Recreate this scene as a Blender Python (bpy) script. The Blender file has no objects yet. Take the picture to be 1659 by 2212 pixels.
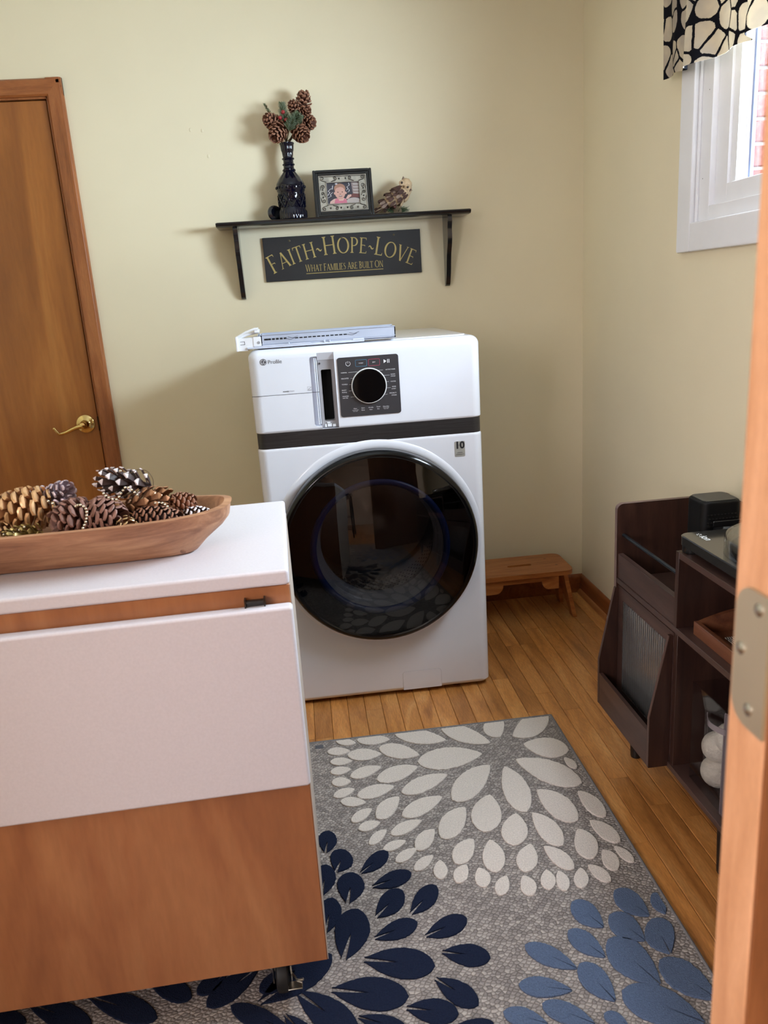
import bpy, bmesh, math, random
from mathutils import Vector, Matrix
R = math.radians
sc = bpy.context.scene
col = sc.collection
random.seed(7)

# ------------------------------------------------------------------ camera
cam_d = bpy.data.cameras.new('camera')
cam = bpy.data.objects.new('camera', cam_d); col.objects.link(cam)
cam_d.sensor_fit = 'VERTICAL'; cam_d.sensor_height = 36.0; cam_d.lens = 36.0*1688.6/2212
cam_d.clip_start = 0.02
_r = Vector((0.9918, -0.1109, -0.0639)); _f = Vector((0.0901, 0.9596, -0.2666)).normalized()
_r = (_r - _f*_r.dot(_f)).normalized(); _u = _r.cross(_f)
_m = Matrix((_r, _u, -_f)).transposed().to_4x4(); _m.translation = Vector((-1.1593, -3.1631, 1.3249))
cam.matrix_world = _m
cam_d.dof.use_dof = True; cam_d.dof.focus_distance = 2.35; cam_d.dof.aperture_fstop = 8.5
sc.camera = cam
# ------------------------------------------------------------------ world, daylight, exposure
w = bpy.data.worlds.new('sky'); sc.world = w; w.use_nodes = True
bg = w.node_tree.nodes['Background']; bg.inputs[0].default_value = (0.80, 0.90, 1.0, 1); bg.inputs[1].default_value = 2.2
def area(name, loc, to, sx, sy, power, color, spread=180):
    d = bpy.data.lights.new(name, 'AREA'); d.shape = 'RECTANGLE'; d.size = sx; d.size_y = sy
    d.energy = power; d.color = color; d.spread = R(spread)
    o = bpy.data.objects.new(name, d); col.objects.link(o); o.location = loc
    o.rotation_euler = (Vector(to)-Vector(loc)).to_track_quat('-Z', 'Y').to_euler()
    return o
# daylight entering through the window on the right, and through the window of the room behind the camera
area('window_daylight', (0.17, -1.70, 1.63), (-1.0, -1.64, 2.00), 0.86, 0.48, 72, (0.765, 0.88, 1.0), 135)
area('sky_daylight', (1.35, -1.7, 3.4), (-0.8, -1.35, 0.2), 2.4, 2.0, 540, (0.85, 0.91, 1.0))
area('rear_window_daylight', (-3.32, -4.0, 1.75), (-1.0, -3.1, 1.1), 1.5, 1.3, 66, (1.0, 0.90, 0.95))
sc.cycles.max_bounces = 6; sc.cycles.diffuse_bounces = 4; sc.cycles.glossy_bounces = 3; sc.cycles.transmission_bounces = 5; sc.cycles.transparent_max_bounces = 10
sc.cycles.caustics_reflective = False; sc.cycles.caustics_refractive = False
sc.view_settings.view_transform = 'Standard'; sc.view_settings.look = 'None'
sc.view_settings.exposure = 0.55; sc.view_settings.gamma = 1.0; sc.view_settings.use_curve_mapping = False

# ------------------------------------------------------------------ materials
def lin(c): return tuple(((x/255.0)/12.92 if x/255.0 <= .04045 else ((x/255.0+.055)/1.055)**2.4) for x in c)+(1.0,)
MATS = {}
def base_mat(name):
    m = bpy.data.materials.new(name); m.use_nodes = True; MATS[name] = m
    nt = m.node_tree; return m, nt, nt.nodes['Principled BSDF']
def coords(nt, kind='Object', scale=(1,1,1), rot=(0,0,0)):
    tc = nt.nodes.new('ShaderNodeTexCoord'); mp = nt.nodes.new('ShaderNodeMapping')
    mp.inputs['Scale'].default_value = scale; mp.inputs['Rotation'].default_value = rot
    nt.links.new(tc.outputs[kind], mp.inputs['Vector']); return mp.outputs['Vector']
def noise(nt, vec, scale, detail=2, rough=.55, dist=0):
    n = nt.nodes.new('ShaderNodeTexNoise'); n.inputs['Scale'].default_value = scale
    n.inputs['Detail'].default_value = detail; n.inputs['Roughness'].default_value = rough
    n.inputs['Distortion'].default_value = dist
    nt.links.new(vec, n.inputs['Vector']); return n.outputs['Fac']
def ramp(nt, fac, stops):
    r = nt.nodes.new('ShaderNodeValToRGB'); e = r.color_ramp.elements
    while len(e) < len(stops): e.new(.5)
    for el, (p, c) in zip(e, stops): el.position = p; el.color = c
    nt.links.new(fac, r.inputs['Fac']); return r.outputs['Color']
def mixc(nt, fac, a, b, mode='MIX'):
    n = nt.nodes.new('ShaderNodeMix'); n.data_type = 'RGBA'; n.blend_type = mode
    for s, v in ((0, fac), (6, a), (7, b)):
        if hasattr(v, 'is_linked'): nt.links.new(v, n.inputs[s])
        else: n.inputs[s].default_value = v
    return n.outputs[2]
def bump(nt, bs, fac, strength, dist=.002):
    b = nt.nodes.new('ShaderNodeBump'); b.inputs['Strength'].default_value = strength; b.inputs['Distance'].default_value = dist
    nt.links.new(fac, b.inputs['Height']); nt.links.new(b.outputs['Normal'], bs.inputs['Normal'])
def mat(name, c, rough=.5, metal=0.0, var=.06, vs=14, bs_=None, coat=0.0, spec=.5, trans=0.0, rand=0.0):
    if name in MATS: return MATS[name]
    m, nt, b = base_mat(name); L = lin(c)
    v = coords(nt); n = noise(nt, v, vs)
    lo = tuple(x*(1-var) for x in L[:3])+(1,); hi = tuple(min(1, x*(1+var)) for x in L[:3])+(1,)
    out = ramp(nt, n, [(.3, lo), (.7, hi)])
    nt.links.new(out, b.inputs['Base Color'])
    b.inputs['Roughness'].default_value = rough; b.inputs['Metallic'].default_value = metal
    b.inputs['Coat Weight'].default_value = coat; b.inputs['Coat Roughness'].default_value = .08
    b.inputs['Specular IOR Level'].default_value = spec; b.inputs['Transmission Weight'].default_value = trans
    if bs_: bump(nt, b, noise(nt, v, bs_[0], 3), bs_[1], bs_[2] if len(bs_) > 2 else .001)
    return m
def wood(name, dark, mid, light, stretch=(9,9,1.1), scale=2.0, rough=.4, coat=.1, rand=0.0, fine=.18, kind='Object', spec=.5):
    if name in MATS: return MATS[name]
    m, nt, b = base_mat(name); v = coords(nt, kind, stretch)
    if rand:
        oi = nt.nodes.new('ShaderNodeObjectInfo'); add = nt.nodes.new('ShaderNodeVectorMath'); add.operation = 'MULTIPLY_ADD'
        comb = nt.nodes.new('ShaderNodeCombineXYZ')
        for i in range(3): nt.links.new(oi.outputs['Random'], comb.inputs[i])
        nt.links.new(comb.outputs[0], add.inputs[0]); add.inputs[1].default_value = (37, 53, 71); nt.links.new(v, add.inputs[2]); v = add.outputs[0]
    n = noise(nt, v, scale, 3, .55, 1.2)
    c = ramp(nt, n, [(.28, lin(dark)), (.5, lin(mid)), (.72, lin(light))])
    v2 = coords(nt, kind, tuple(s*6 for s in stretch)); g = noise(nt, v2, scale*3, 2)
    gr = ramp(nt, g, [(.3, (1-fine,)*3+(1,)), (.65, (1,1,1,1))])
    c = mixc(nt, 1.0, c, gr, 'MULTIPLY')
    if rand:
        rr = ramp(nt, oi.outputs['Random'], [(0, (1-rand, 1-rand*1.15, 1-rand*1.3, 1)), (.5, (1,1,1,1)), (1, (1+rand*.45, 1+rand*.4, 1+rand*.3, 1))])
        c = mixc(nt, 1.0, c, rr, 'MULTIPLY')
    nt.links.new(c, b.inputs['Base Color']); b.inputs['Roughness'].default_value = rough; b.inputs['Coat Weight'].default_value = coat
    b.inputs['Coat Roughness'].default_value = .15; b.inputs['Specular IOR Level'].default_value = spec
    bump(nt, b, g, .08, .001); return m
def glassy(name, tint, ior=1.45, gloss_rough=0.0, glossc=(1,1,1,1)):
    if name in MATS: return MATS[name]
    m = bpy.data.materials.new(name); m.use_nodes = True; MATS[name] = m; nt = m.node_tree
    for n in list(nt.nodes):
        if n.type == 'BSDF_PRINCIPLED': nt.nodes.remove(n)
    out = nt.nodes['Material Output']; t = nt.nodes.new('ShaderNodeBsdfTransparent'); g = nt.nodes.new('ShaderNodeBsdfGlossy')
    v = coords(nt); n_ = noise(nt, v, 6); tc = ramp(nt, n_, [(.3, tuple(x*.97 for x in tint[:3])+(1,)), (.7, tuple(tint[:3])+(1,))])
    nt.links.new(tc, t.inputs['Color'])
    g.inputs['Roughness'].default_value = gloss_rough; g.inputs['Color'].default_value = glossc
    # Schlick reflectance from the facing angle, the same on both sides of the sheet
    f0 = ((ior-1)/(ior+1))**2; lw = nt.nodes.new('ShaderNodeLayerWeight'); lw.inputs['Blend'].default_value = .5
    pw = nt.nodes.new('ShaderNodeMath'); pw.operation = 'POWER'; nt.links.new(lw.outputs['Facing'], pw.inputs[0]); pw.inputs[1].default_value = 5
    fr = nt.nodes.new('ShaderNodeMath'); fr.operation = 'MULTIPLY_ADD'; nt.links.new(pw.outputs[0], fr.inputs[0]); fr.inputs[1].default_value = 1-f0; fr.inputs[2].default_value = f0
    mx = nt.nodes.new('ShaderNodeMixShader'); nt.links.new(fr.outputs[0], mx.inputs[0]); nt.links.new(t.outputs[0], mx.inputs[1]); nt.links.new(g.outputs[0], mx.inputs[2])
    nt.links.new(mx.outputs[0], out.inputs['Surface']); return m

# ------------------------------------------------------------------ mesh helpers
class MB:
    def __init__(s): s.v = []; s.f = []; s.m = []
    def add(s, vs, fs, mi=0, M=None):
        o = len(s.v)
        s.v += [tuple(M @ Vector(p)) if M is not None else tuple(p) for p in vs]
        s.f += [tuple(i+o for i in f) for f in fs]; s.m += [mi]*len(fs); return s
    def box(s, x0, x1, y0, y1, z0, z1, mi=0, M=None):
        x0, x1 = sorted((x0, x1)); y0, y1 = sorted((y0, y1)); z0, z1 = sorted((z0, z1))
        vs = [(x,y,z) for z in (z0,z1) for y in (y0,y1) for x in (x0,x1)]
        return s.add(vs, [(0,2,3,1),(4,5,7,6),(0,1,5,4),(2,6,7,3),(0,4,6,2),(1,3,7,5)], mi, M)
    def rbox(s, x0, x1, y0, y1, z0, z1, r=.003, seg=2, mi=0, M=None):
        bm = bmesh.new(); bmesh.ops.create_cube(bm, size=1)
        for v in bm.verts: v.co = Vector(((x0+x1)/2+v.co.x*abs(x1-x0), (y0+y1)/2+v.co.y*abs(y1-y0), (z0+z1)/2+v.co.z*abs(z1-z0)))
        bmesh.ops.bevel(bm, geom=list(bm.edges), offset=r, segments=seg, affect='EDGES', profile=.5)
        return s.bm(bm, mi, M)
    def bm(s, bm, mi=0, M=None):
        bm.verts.index_update(); vs = [v.co[:] for v in bm.verts]; fs = [[v.index for v in f.verts] for f in bm.faces]; bm.free()
        return s.add(vs, fs, mi, M)
    def lathe(s, prof, n=32, M=None, mi=0, caps=True):
        vs = []; fs = []
        for r, z in prof:
            for k in range(n):
                a = 2*math.pi*k/n; vs.append((r*math.cos(a), r*math.sin(a), z))
        for i in range(len(prof)-1):
            for k in range(n):
                k2 = (k+1) % n; fs.append((i*n+k, i*n+k2, (i+1)*n+k2, (i+1)*n+k))
        if caps:
            if prof[0][0] > 1e-5: fs.append(tuple(reversed(range(n))))
            if prof[-1][0] > 1e-5: fs.append(tuple(range((len(prof)-1)*n, len(prof)*n)))
        return s.add(vs, fs, mi, M)
    def tube(s, path, r, n=8, mi=0, M=None, closed=False):
        P = [Vector(p) for p in path]; N = len(P); vs = []; fs = []
        rr = r if isinstance(r, (list, tuple)) else [r]*N
        T = [(P[(i+1) % N]-P[i-1] if closed else P[min(i+1, N-1)]-P[max(i-1, 0)]).normalized() for i in range(N)]
        up = Vector((0,0,1)) if abs(T[0].z) < .9 else Vector((1,0,0))
        a = T[0].cross(up).normalized()
        for i in range(N):
            a = (a - T[i]*a.dot(T[i])).normalized(); b = T[i].cross(a)
            for k in range(n):
                t = 2*math.pi*k/n; vs.append(P[i]+(a*math.cos(t)+b*math.sin(t))*rr[i])
        for i in range(N if closed else N-1):
            j = (i+1) % N
            for k in range(n): fs.append((i*n+k, i*n+(k+1) % n, j*n+(k+1) % n, j*n+k))
        if not closed: fs += [tuple(reversed(range(n))), tuple(range((N-1)*n, N*n))]
        return s.add(vs, fs, mi, M)
    def prism(s, poly, axis, a, b, mi=0, M=None):
        # poly of 2-D points in the plane across the axis: x->(y,z) y->(x,z) z->(x,y)
        def mk(p, t): return (t, p[0], p[1]) if axis == 'x' else ((p[0], t, p[1]) if axis == 'y' else (p[0], p[1], t))
        n = len(poly); vs = [mk(p, a) for p in poly]+[mk(p, b) for p in poly]
        fs = [tuple(range(n)), tuple(reversed(range(n, 2*n)))]+[(i, i+n, (i+1) % n+n, (i+1) % n) for i in range(n)]
        return s.add(vs, fs, mi, M)
    def sphere(s, c, r, mi=0, sub=2, sq=(1,1,1), M=None):
        bm = bmesh.new(); bmesh.ops.create_icosphere(bm, subdivisions=sub, radius=1)
        for v in bm.verts: v.co = Vector((c[0]+v.co.x*r*sq[0], c[1]+v.co.y*r*sq[1], c[2]+v.co.z*r*sq[2]))
        return s.bm(bm, mi, M)
    def loft(s, loops, mi=0, cap=True, M=None):
        n = len(loops[0]); vs = [p for l in loops for p in l]; fs = []
        for i in range(len(loops)-1):
            for k in range(n): fs.append((i*n+k, i*n+(k+1) % n, (i+1)*n+(k+1) % n, (i+1)*n+k))
        if cap: fs += [tuple(reversed(range(n))), tuple(range((len(loops)-1)*n, len(loops)*n))]
        return s.add(vs, fs, mi, M)
    def mesh(s, name, mats, smooth=True, off=(0,0,0), fixn=True):
        me = bpy.data.meshes.new(name); o = Vector(off)
        me.from_pydata([Vector(p)-o for p in s.v], [], s.f)
        for m in (mats if isinstance(mats, (list, tuple)) else [mats]): me.materials.append(m)
        me.polygons.foreach_set('material_index', s.m)
        if fixn:
            bm = bmesh.new(); bm.from_mesh(me); bmesh.ops.recalc_face_normals(bm, faces=bm.faces); bm.to_mesh(me); bm.free()
        if smooth: me.shade_smooth(); me.set_sharp_from_angle(angle=R(38))
        me.update(); return me
def link(name, me, parent=None, loc=(0,0,0), rot=(0,0,0), wn=False):
    o = bpy.data.objects.new(name, me); col.objects.link(o); o.location = loc; o.rotation_euler = rot
    if parent is not None: o.parent = parent
    if wn and isinstance(me, bpy.types.Mesh) and 4 < len(me.polygons) < 3000:
        md = o.modifiers.new('weighted_normals', 'WEIGHTED_NORMAL'); md.keep_sharp = True; md.weight = 80
    return o
def tag(o, label=None, cat=None, group=None, kind=None):
    if label: o['label'] = label
    if cat: o['category'] = cat
    if group: o['group'] = group
    if kind: o['kind'] = kind
    return o
class Thing:
    # an empty at the base of the thing; parts are given in world coordinates (frame=False) or in its own frame
    def __init__(s, name, label, cat, loc=(0,0,0), rotz=0, group=None, kind=None, local=False):
        s.o = bpy.data.objects.new(name, None); col.objects.link(s.o); s.o.location = loc; s.o.rotation_euler = (0,0,rotz)
        s.o.empty_display_size = .05
        s.off = (0,0,0) if local else loc; tag(s.o, label, cat, group, kind)
    def part(s, name, mb, mats, parent=None, smooth=True, label=None, fixn=True):
        o = link(name, mb.mesh(name, mats, smooth, s.off, fixn), parent or s.o, wn=smooth)
        if label: o['label'] = label
        return o
def solo(name, mb, mats, label=None, cat=None, group=None, kind=None, loc=(0,0,0), smooth=True):
    return tag(link(name, mb.mesh(name, mats, smooth, loc), None, loc, wn=smooth), label, cat, group, kind)
def copy_tree(o, parent=None):
    c = o.copy(); col.objects.link(c); c.parent = parent
    for ch in [x for x in bpy.data.objects if x.parent == o]: copy_tree(ch, c)
    return c
def evaluated(o):
    dg = bpy.context.evaluated_depsgraph_get(); dg.update()
    return bpy.data.meshes.new_from_object(o.evaluated_get(dg))
def cut(mb, cutters, mats):
    a = link('tmp_a', mb.mesh('tmp', mats)); tmp = [a]
    for c in cutters:
        b = link('tmp_b', c.mesh('tmpc', mats)); tmp.append(b)
        md = a.modifiers.new('b', 'BOOLEAN'); md.operation = 'DIFFERENCE'; md.object = b; md.solver = 'EXACT'
    me = evaluated(a); out = MB()
    out.v = [v.co[:] for v in me.vertices]; out.f = [tuple(p.vertices) for p in me.polygons]; out.m = [p.material_index for p in me.polygons]
    for t in tmp: bpy.data.objects.remove(t)
    return out
def text(s, size, align='LEFT', bold=0.0, spacing=1.0):
    cu = bpy.data.curves.new('t', 'FONT'); cu.body = s; cu.size = size; cu.align_x = align; cu.offset = bold; cu.resolution_u = 3; cu.space_character = spacing
    o = link('tmp_t', cu); me = evaluated(o); bpy.data.objects.remove(o)
    return [v.co[:] for v in me.vertices], [tuple(p.vertices) for p in me.polygons]
def frame(o, x, y): # matrix mapping local x,y to world axes
    x = Vector(x); y = Vector(y); z = x.cross(y); m = Matrix((x, y, z)).transposed().to_4x4(); m.translation = Vector(o); return m
def rrect(x0, x1, y0, y1, r, n=6):
    P = []
    for cx, cy, a0 in ((x1-r, y1-r, 0), (x0+r, y1-r, 90), (x0+r, y0+r, 180), (x1-r, y0+r, 270)):
        for k in range(n+1): a = R(a0+90*k/n); P.append((cx+r*math.cos(a), cy+r*math.sin(a)))
    return P
# ------------------------------------------------------------------ shared materials
M_wall = mat('wall_paint_cream', (232, 220, 190), .62, var=.02, vs=3)
M_white = mat('ceiling_white', (238, 236, 230), .8, var=.02)
M_floor = wood('oak_strip', (156, 98, 48), (200, 134, 70), (220, 160, 96), (2.4, .35, 1), 6.0, .36, .2, rand=.24, fine=.26)
M_floor_gap = mat('floor_gap', (70, 40, 20), .8)
M_trim = wood('trim_wood', (132, 74, 36), (158, 92, 48), (176, 110, 62), (12, 12, 1.2), 2.2, .36, .2)
M_base = wood('baseboard_wood', (118, 62, 28), (146, 82, 40), (164, 98, 52), (12, 1.2, 12), 2.2, .4, .15)
M_door = wood('birch_door_veneer', (136, 78, 32), (164, 100, 44), (180, 118, 58), (3.2, 3.2, .42), 1.9, .33, .25, fine=.12)
M_doorface = wood('rear_door_face', (110, 66, 38), (130, 80, 46), (150, 96, 58), (10, 10, 1), 2, .4, .1)
M_dooredge = wood('door_edge_wood', (176, 124, 86), (190, 138, 98), (204, 152, 112), (14, 14, 2.2), 2.5, .5, .05, fine=.12)
M_brass = mat('brass', (222, 196, 132), .16, 1.0, var=.05)
M_vinyl = mat('white_window_frame', (232, 232, 236), .38, var=.015)
M_steel = mat('steel', (190, 188, 182), .25, 1.0)
M_black = mat('black_satin', (16, 16, 17), .3)

# ------------------------------------------------------------------ room shell
YF = -6.6   # far wall of the room behind the camera
mb = MB()
DX0, DX1, DT = -2.735, -1.95, 2.082   # door opening in the back wall
mb.box(-3.12, DX0, 0, .12, 0, 2.46); mb.box(DX1, .12, 0, .12, 0, 2.46); mb.box(DX0, DX1, 0, .12, DT, 2.46)
wb = solo('wall_back', mb, M_wall, kind='structure')
pm = MB()
for (x, z) in ((-1.475, 1.948), (-1.433, 1.944), (-1.421, 1.857)): pm.sphere((x, -.0005, z), .006, sq=(.8, .25, 1.2), sub=2)
p_ = link('patch', pm.mesh('patch', M_wall), wb)
mb = MB()   # right wall with the window opening
WY0, WY1, WZ0, WZ1 = -2.20, -.912, 1.462, 2.29
mb.box(0, .1, WY1, .0, 0, 2.46); mb.box(0, .1, YF, WY0, 0, 2.46); mb.box(0, .1, WY0, WY1, 0, WZ0); mb.box(0, .1, WY0, WY1, WZ1, 2.46)
solo('wall_right', mb, M_wall, kind='structure')
mb = MB()   # left wall with the window of the rear room
mb.box(-3.12, -3.0, -3.25, 0, 0, 2.46); mb.box(-3.12, -3.0, YF, -4.75, 0, 2.46); mb.box(-3.12, -3.0, -4.75, -3.25, 0, 1.05); mb.box(-3.12, -3.0, -4.75, -3.25, 2.3, 2.46)
solo('wall_left', mb, M_wall, kind='structure')
M_kit = mat('rear_room_paint', (224, 212, 200), .7, var=.04)
solo('wall_rear', MB().box(-3.12, .12, YF-.1, YF, 0, 2.46), M_kit, kind='structure')
mb = MB().box(-3.0, -2.35, -2.9, -2.76, 0, 2.46).box(-2.35, 0, -2.9, -2.76, 2.1, 2.46)
solo('wall_front', mb, M_wall, kind='structure')
solo('ceiling', MB().box(-3.12, .12, YF-.1, .12, 2.46, 2.5), M_white, kind='structure')

# floor: oak strips, each its own board
fl = solo('floor', MB().box(-3.12, .12, YF-.1, .12, -.05, -.0125), M_floor_gap, kind='structure')
unit = MB().box(-.5, .5, -.5, .5, -.5, .5)
bmu = bmesh.new(); bmesh.ops.create_cube(bmu, size=1)
PW = .0572
plank_me = {}
def plank(x, y0, y1):
    k = round((y1-y0), 3)
    m = MB().box(-PW/2+.0004, PW/2-.0004, 0, k-.0006, -.012, 0)
    # eased top edges
    if k not in plank_me:
        bm = bmesh.new(); bm.from_mesh(m.mesh('plank', M_floor, False)); 
        e = [e for e in bm.edges if all(v.co.z > -.001 for v in e.verts) and abs(e.verts[0].co.y-e.verts[1].co.y) > .05]
        bmesh.ops.bevel(bm, geom=e, offset=.0016, segments=1, affect='EDGES')
        me = bpy.data.meshes.new('plank'); bm.to_mesh(me); bm.free(); me.materials.append(M_floor); plank_me[k] = me
    link('plank', plank_me[k], fl, (x, y0, random.uniform(-.0004, 0)))
random.seed(11)
lens = [.38, .5, .62, .76, .9, 1.05, 1.2]
for i in range(52):
    x = -.0286-.016-i*PW; vis = x > -1.75
    y = 0.0; first = True
    if vis:
        y = .0
        while y > -2.25:
            L = random.choice(lens) if not first else random.choice([.21, .34, .47, .58, .83])
            first = False; plank(x, round(y-L, 3), round(y, 3)); y = round(y-L, 3)
        plank(x, round(YF/1.0, 2), round(y, 3)) if False else plank(x, -4.2, round(y, 3))
    else: plank(x, -4.2, 0)
sub = MB().box(-3.0, 0, YF, -4.2, -.0125, 0)
solo('floor', sub, M_floor, kind='structure')

# baseboards with shoe moulding
prof = [(0,0), (-.0135,0), (-.0135,.066), (-.010,.076), (-.005,.082), (0,.082)]
solo('baseboard_back', MB().prism([(p[0], p[1]) for p in prof], 'x', DX1+.06, -.0), M_base, kind='structure')
solo('baseboard_right', MB().prism([(p[0], p[1]) for p in prof], 'y', -2.75, -.0135), M_base, kind='structure')
shoe = [(-.0135,0)]+[(-.0135-.014*math.cos(R(a)), .019*math.sin(R(a))) for a in range(0, 91, 18)]
M_shoe = wood('shoe_moulding', (150, 92, 48), (178, 116, 66), (194, 134, 84), (12, 1.2, 12), 2.2, .4, .15)
solo('trim_1', MB().prism(shoe, 'y', -2.75, -.02), M_shoe, kind='structure')

# door in the back wall
d1 = Thing('door_1', None, None, ((DX0+DX1)/2, 0, 0), kind='structure')
slab = MB().rbox(DX0+.016, DX1-.0155, .004, .04, .012, DT-.0165, .0015, 1)
d1.part('door_panel', slab, M_door)
jm = MB().box(DX1-.012, DX1, -.0, .12, 0, DT).box(DX0, DX0+.012, -.0, .12, 0, DT).box(DX0, DX1, 0, .12, DT-.012, DT)
jm.box(DX0, DX1, .042, .06, 0, DT)
d1.part('jamb', jm, M_trim)
cp = [(0,0), (0,-.010), (.006,-.016), (.020,-.017), (.040,-.019), (.050,-.019), (.055,-.015), (.0575,-.008), (.0575,0)]
cR = MB().prism([(DX1-.006+a, b) for a, b in cp], 'z', 0, DT+.0512)
d1.part('casing', cR, M_trim)
cL = MB().prism([(DX0+.006-a, b) for a, b in cp], 'z', 0, DT+.052)
d1.part('casing', cL, M_trim)
M_trimh = wood('trim_wood_level', (132, 74, 36), (158, 92, 48), (176, 110, 62), (1.2, 12, 12), 2.2, .36, .2)
d1.part('casing', MB().prism([(b, DT-.006+a) for a, b in cp], 'x', DX0-.0515, DX1+.0515), M_trimh)
# lever handle
hx, hz = -2.013, .914
My = Matrix.Translation((hx, .004, hz)) @ Matrix.Rotation(R(90), 4, 'X')
rose = d1.part('handle_rose', MB().lathe([(.0355,0), (.0355,.003), (.033,.006), (.024,.009), (.017,.013), (.0135,.020), (.0125,.026), (.0125,.042)], 32, My), M_brass)
lev = MB()
path = []
for k in range(15):
    t = k/14; path.append((hx-.008-.100*t, -.044+.006*math.sin(t*3), hz-.002-.010*t-.016*math.sin(t*math.pi*.62)**2+(.022*max(0, t-.86)/.14 if t > .86 else 0)))
path = [(hx, -.036, hz)]+path
lev.tube(path, [.0105]+[.0098-.0045*(k/14)**.6 for k in range(15)], 10); lev.sphere(path[-1], .0062); lev.lathe([(.0135,0), (.0135,.010), (.011,.016), (.004,.018), (.0,.018)], 24, Matrix.Translation((hx, -.034, hz)) @ Matrix.Rotation(R(90), 4, 'X'))
d1.part('lever', lev, M_brass)
d1.part('strike_plate', MB().box(DX1-.0155, DX1-.0115, -.004, .02, .885, .94), mat('dark_bronze', (58, 40, 22), .4, .8))

# free-standing door edge with a hinge leaf, close to the camera on the right
EX, EY0, EY1 = -.908, -2.781, -2.742
d2 = Thing('door_2', None, None, (EX+.4, EY1, 0), kind='structure')
pan = MB().rbox(EX, EX+.80, EY0, EY1, .012, 2.06, .0012, 1)
d2.part('door_panel', MB().rbox(EX+.0015, EX+.80, EY0, EY1, .012, 2.06, .0012, 1), M_doorface)
d2.part('edge_lipping', MB().rbox(EX, EX+.0018, EY0+.0002, EY1-.0002, .012, 2.06, .0006, 1), M_dooredge)
M_leaf = mat('aged_hinge_steel', (176, 166, 142), .42, .75, var=.12, vs=9)
hz0, hz1 = 1.058, 1.147; r_ = .016
lp = [(EY0+.0, hz0), (EY0, hz1)]
lp += [(EY1-.005-r_+r_*math.sin(R(a)), hz1-r_+r_*math.cos(R(a))) for a in range(0, 91, 10)]
lp += [(EY1-.005-r_+r_*math.cos(R(a)), hz0+r_-r_*math.sin(R(a))) for a in range(0, 91, 10)]
leaf = d2.part('hinge_leaf', MB().prism(lp, 'x', EX-.0022, EX), M_leaf)
for (yy, zz) in ((-2.7705, 1.137), (-2.7545, 1.106), (-2.766, 1.0705)):
    Mx = Matrix.Translation((EX-.0022, yy, zz)) @ Matrix.Rotation(R(-90), 4, 'Y')
    s_ = MB().lathe([(.0042,0), (.0040,.0006), (.0026,.0014), (0,.0017)], 16, Mx)
    d2.part('screw', s_, M_steel, parent=leaf)

# ------------------------------------------------------------------ window on the right wall
win = Thing('window_1', None, None, (0, -1.4, WZ0), kind='structure')
def ring(m, y0, y1, z0, z1, wd, xa, xb, r=.002):
    # y0 near camera side (smaller), y1 far; wd = visible width; xa face, xb back
    for (a, b, c, d) in ((y1-wd, y1, z0, z1), (y0, y0+wd, z0, z1), (y0+wd-.0005, y1-wd+.0005, z0, z0+wd), (y0+wd-.0005, y1-wd+.0005, z1-wd, z1)):
        m.rbox(xa, xb, a, b, c, d, r, 2)
    return m
A0, A1, B0, B1 = -2.28, -.831, 1.389, 2.368
win.part('casing', ring(MB(), A0, A1, B0, B1, .079, -.022, .0, .006), M_vinyl)
o1 = .074; win.part('outer_frame', ring(MB(), A0+o1, A1-o1, B0+o1-.026, B1-o1, .069, -.001, .062, .003), M_vinyl)
win.part('stop', ring(MB(), A0+.081, A1-.081, B0+.081-.026, B1-.081, .008, -.009, -.001, .002), M_vinyl)
o2 = .143; win.part('inner_frame', ring(MB(), A0+o2, A1-o2, B0+.103, B1-o2, .063, .015, .061, .002), M_vinyl)
o3 = .206; sash = win.part('sash', ring(MB(), A0+o3, A1-o3, B0+.126, B1-o3, .030, .022, .060, .0015), M_vinyl)
win.part('glazing_bead', ring(MB(), A0+.234, A1-.234, B0+.142, B1-.234, .012, .045, .062, .001), M_vinyl, parent=sash)
win.part('glazing_bead', ring(MB(), A0+.244, A1-.244, B0+.150, B1-.244, .010, .050, .060, .001), mat('glazing_gasket_grey', (120, 132, 165), .5), parent=sash)
win.part('pane', MB().box(.0535, .0565, A0+.240, A1-.240, B0+.146, B1-.240), glassy('window_pane', (.93, .96, .97)), parent=sash)
for (yy, zz) in ((-.937, 1.58), (-.955, 1.80), (-.935, 1.455)):
    win.part('nail_head', MB().lathe([(.0016,0), (.001,.0006), (0,.0007)], 10, Matrix.Translation((-.001, yy, zz)) @ Matrix.Rotation(R(-90), 4, 'Y')), mat('nail_grey', (90, 90, 95), .6))

# brick reveal outside
M_brick = wood('pink_brick', (92, 40, 32), (118, 58, 48), (150, 88, 76), (1, 1, 1), 46, .9, 0, rand=.12, fine=.3)
M_mortar = mat('mortar', (196, 192, 190), .95, bs_=(200, .4, .002))
bw = solo('wall_exterior', MB().box(.070, .32, -1.022, -.93, 1.464, 2.288), M_mortar, kind='structure')
bme = MB().rbox(-.126, .126, -.02, .02, -.0262, .0262, .003, 1).mesh('brick', M_brick)
for k in range(13):
    z = 1.497+.0607*k
    link('brick', bme, bw, (.194+.002*random.uniform(-1, 1), -1.010+random.uniform(-.0015, .0015), z))
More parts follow.
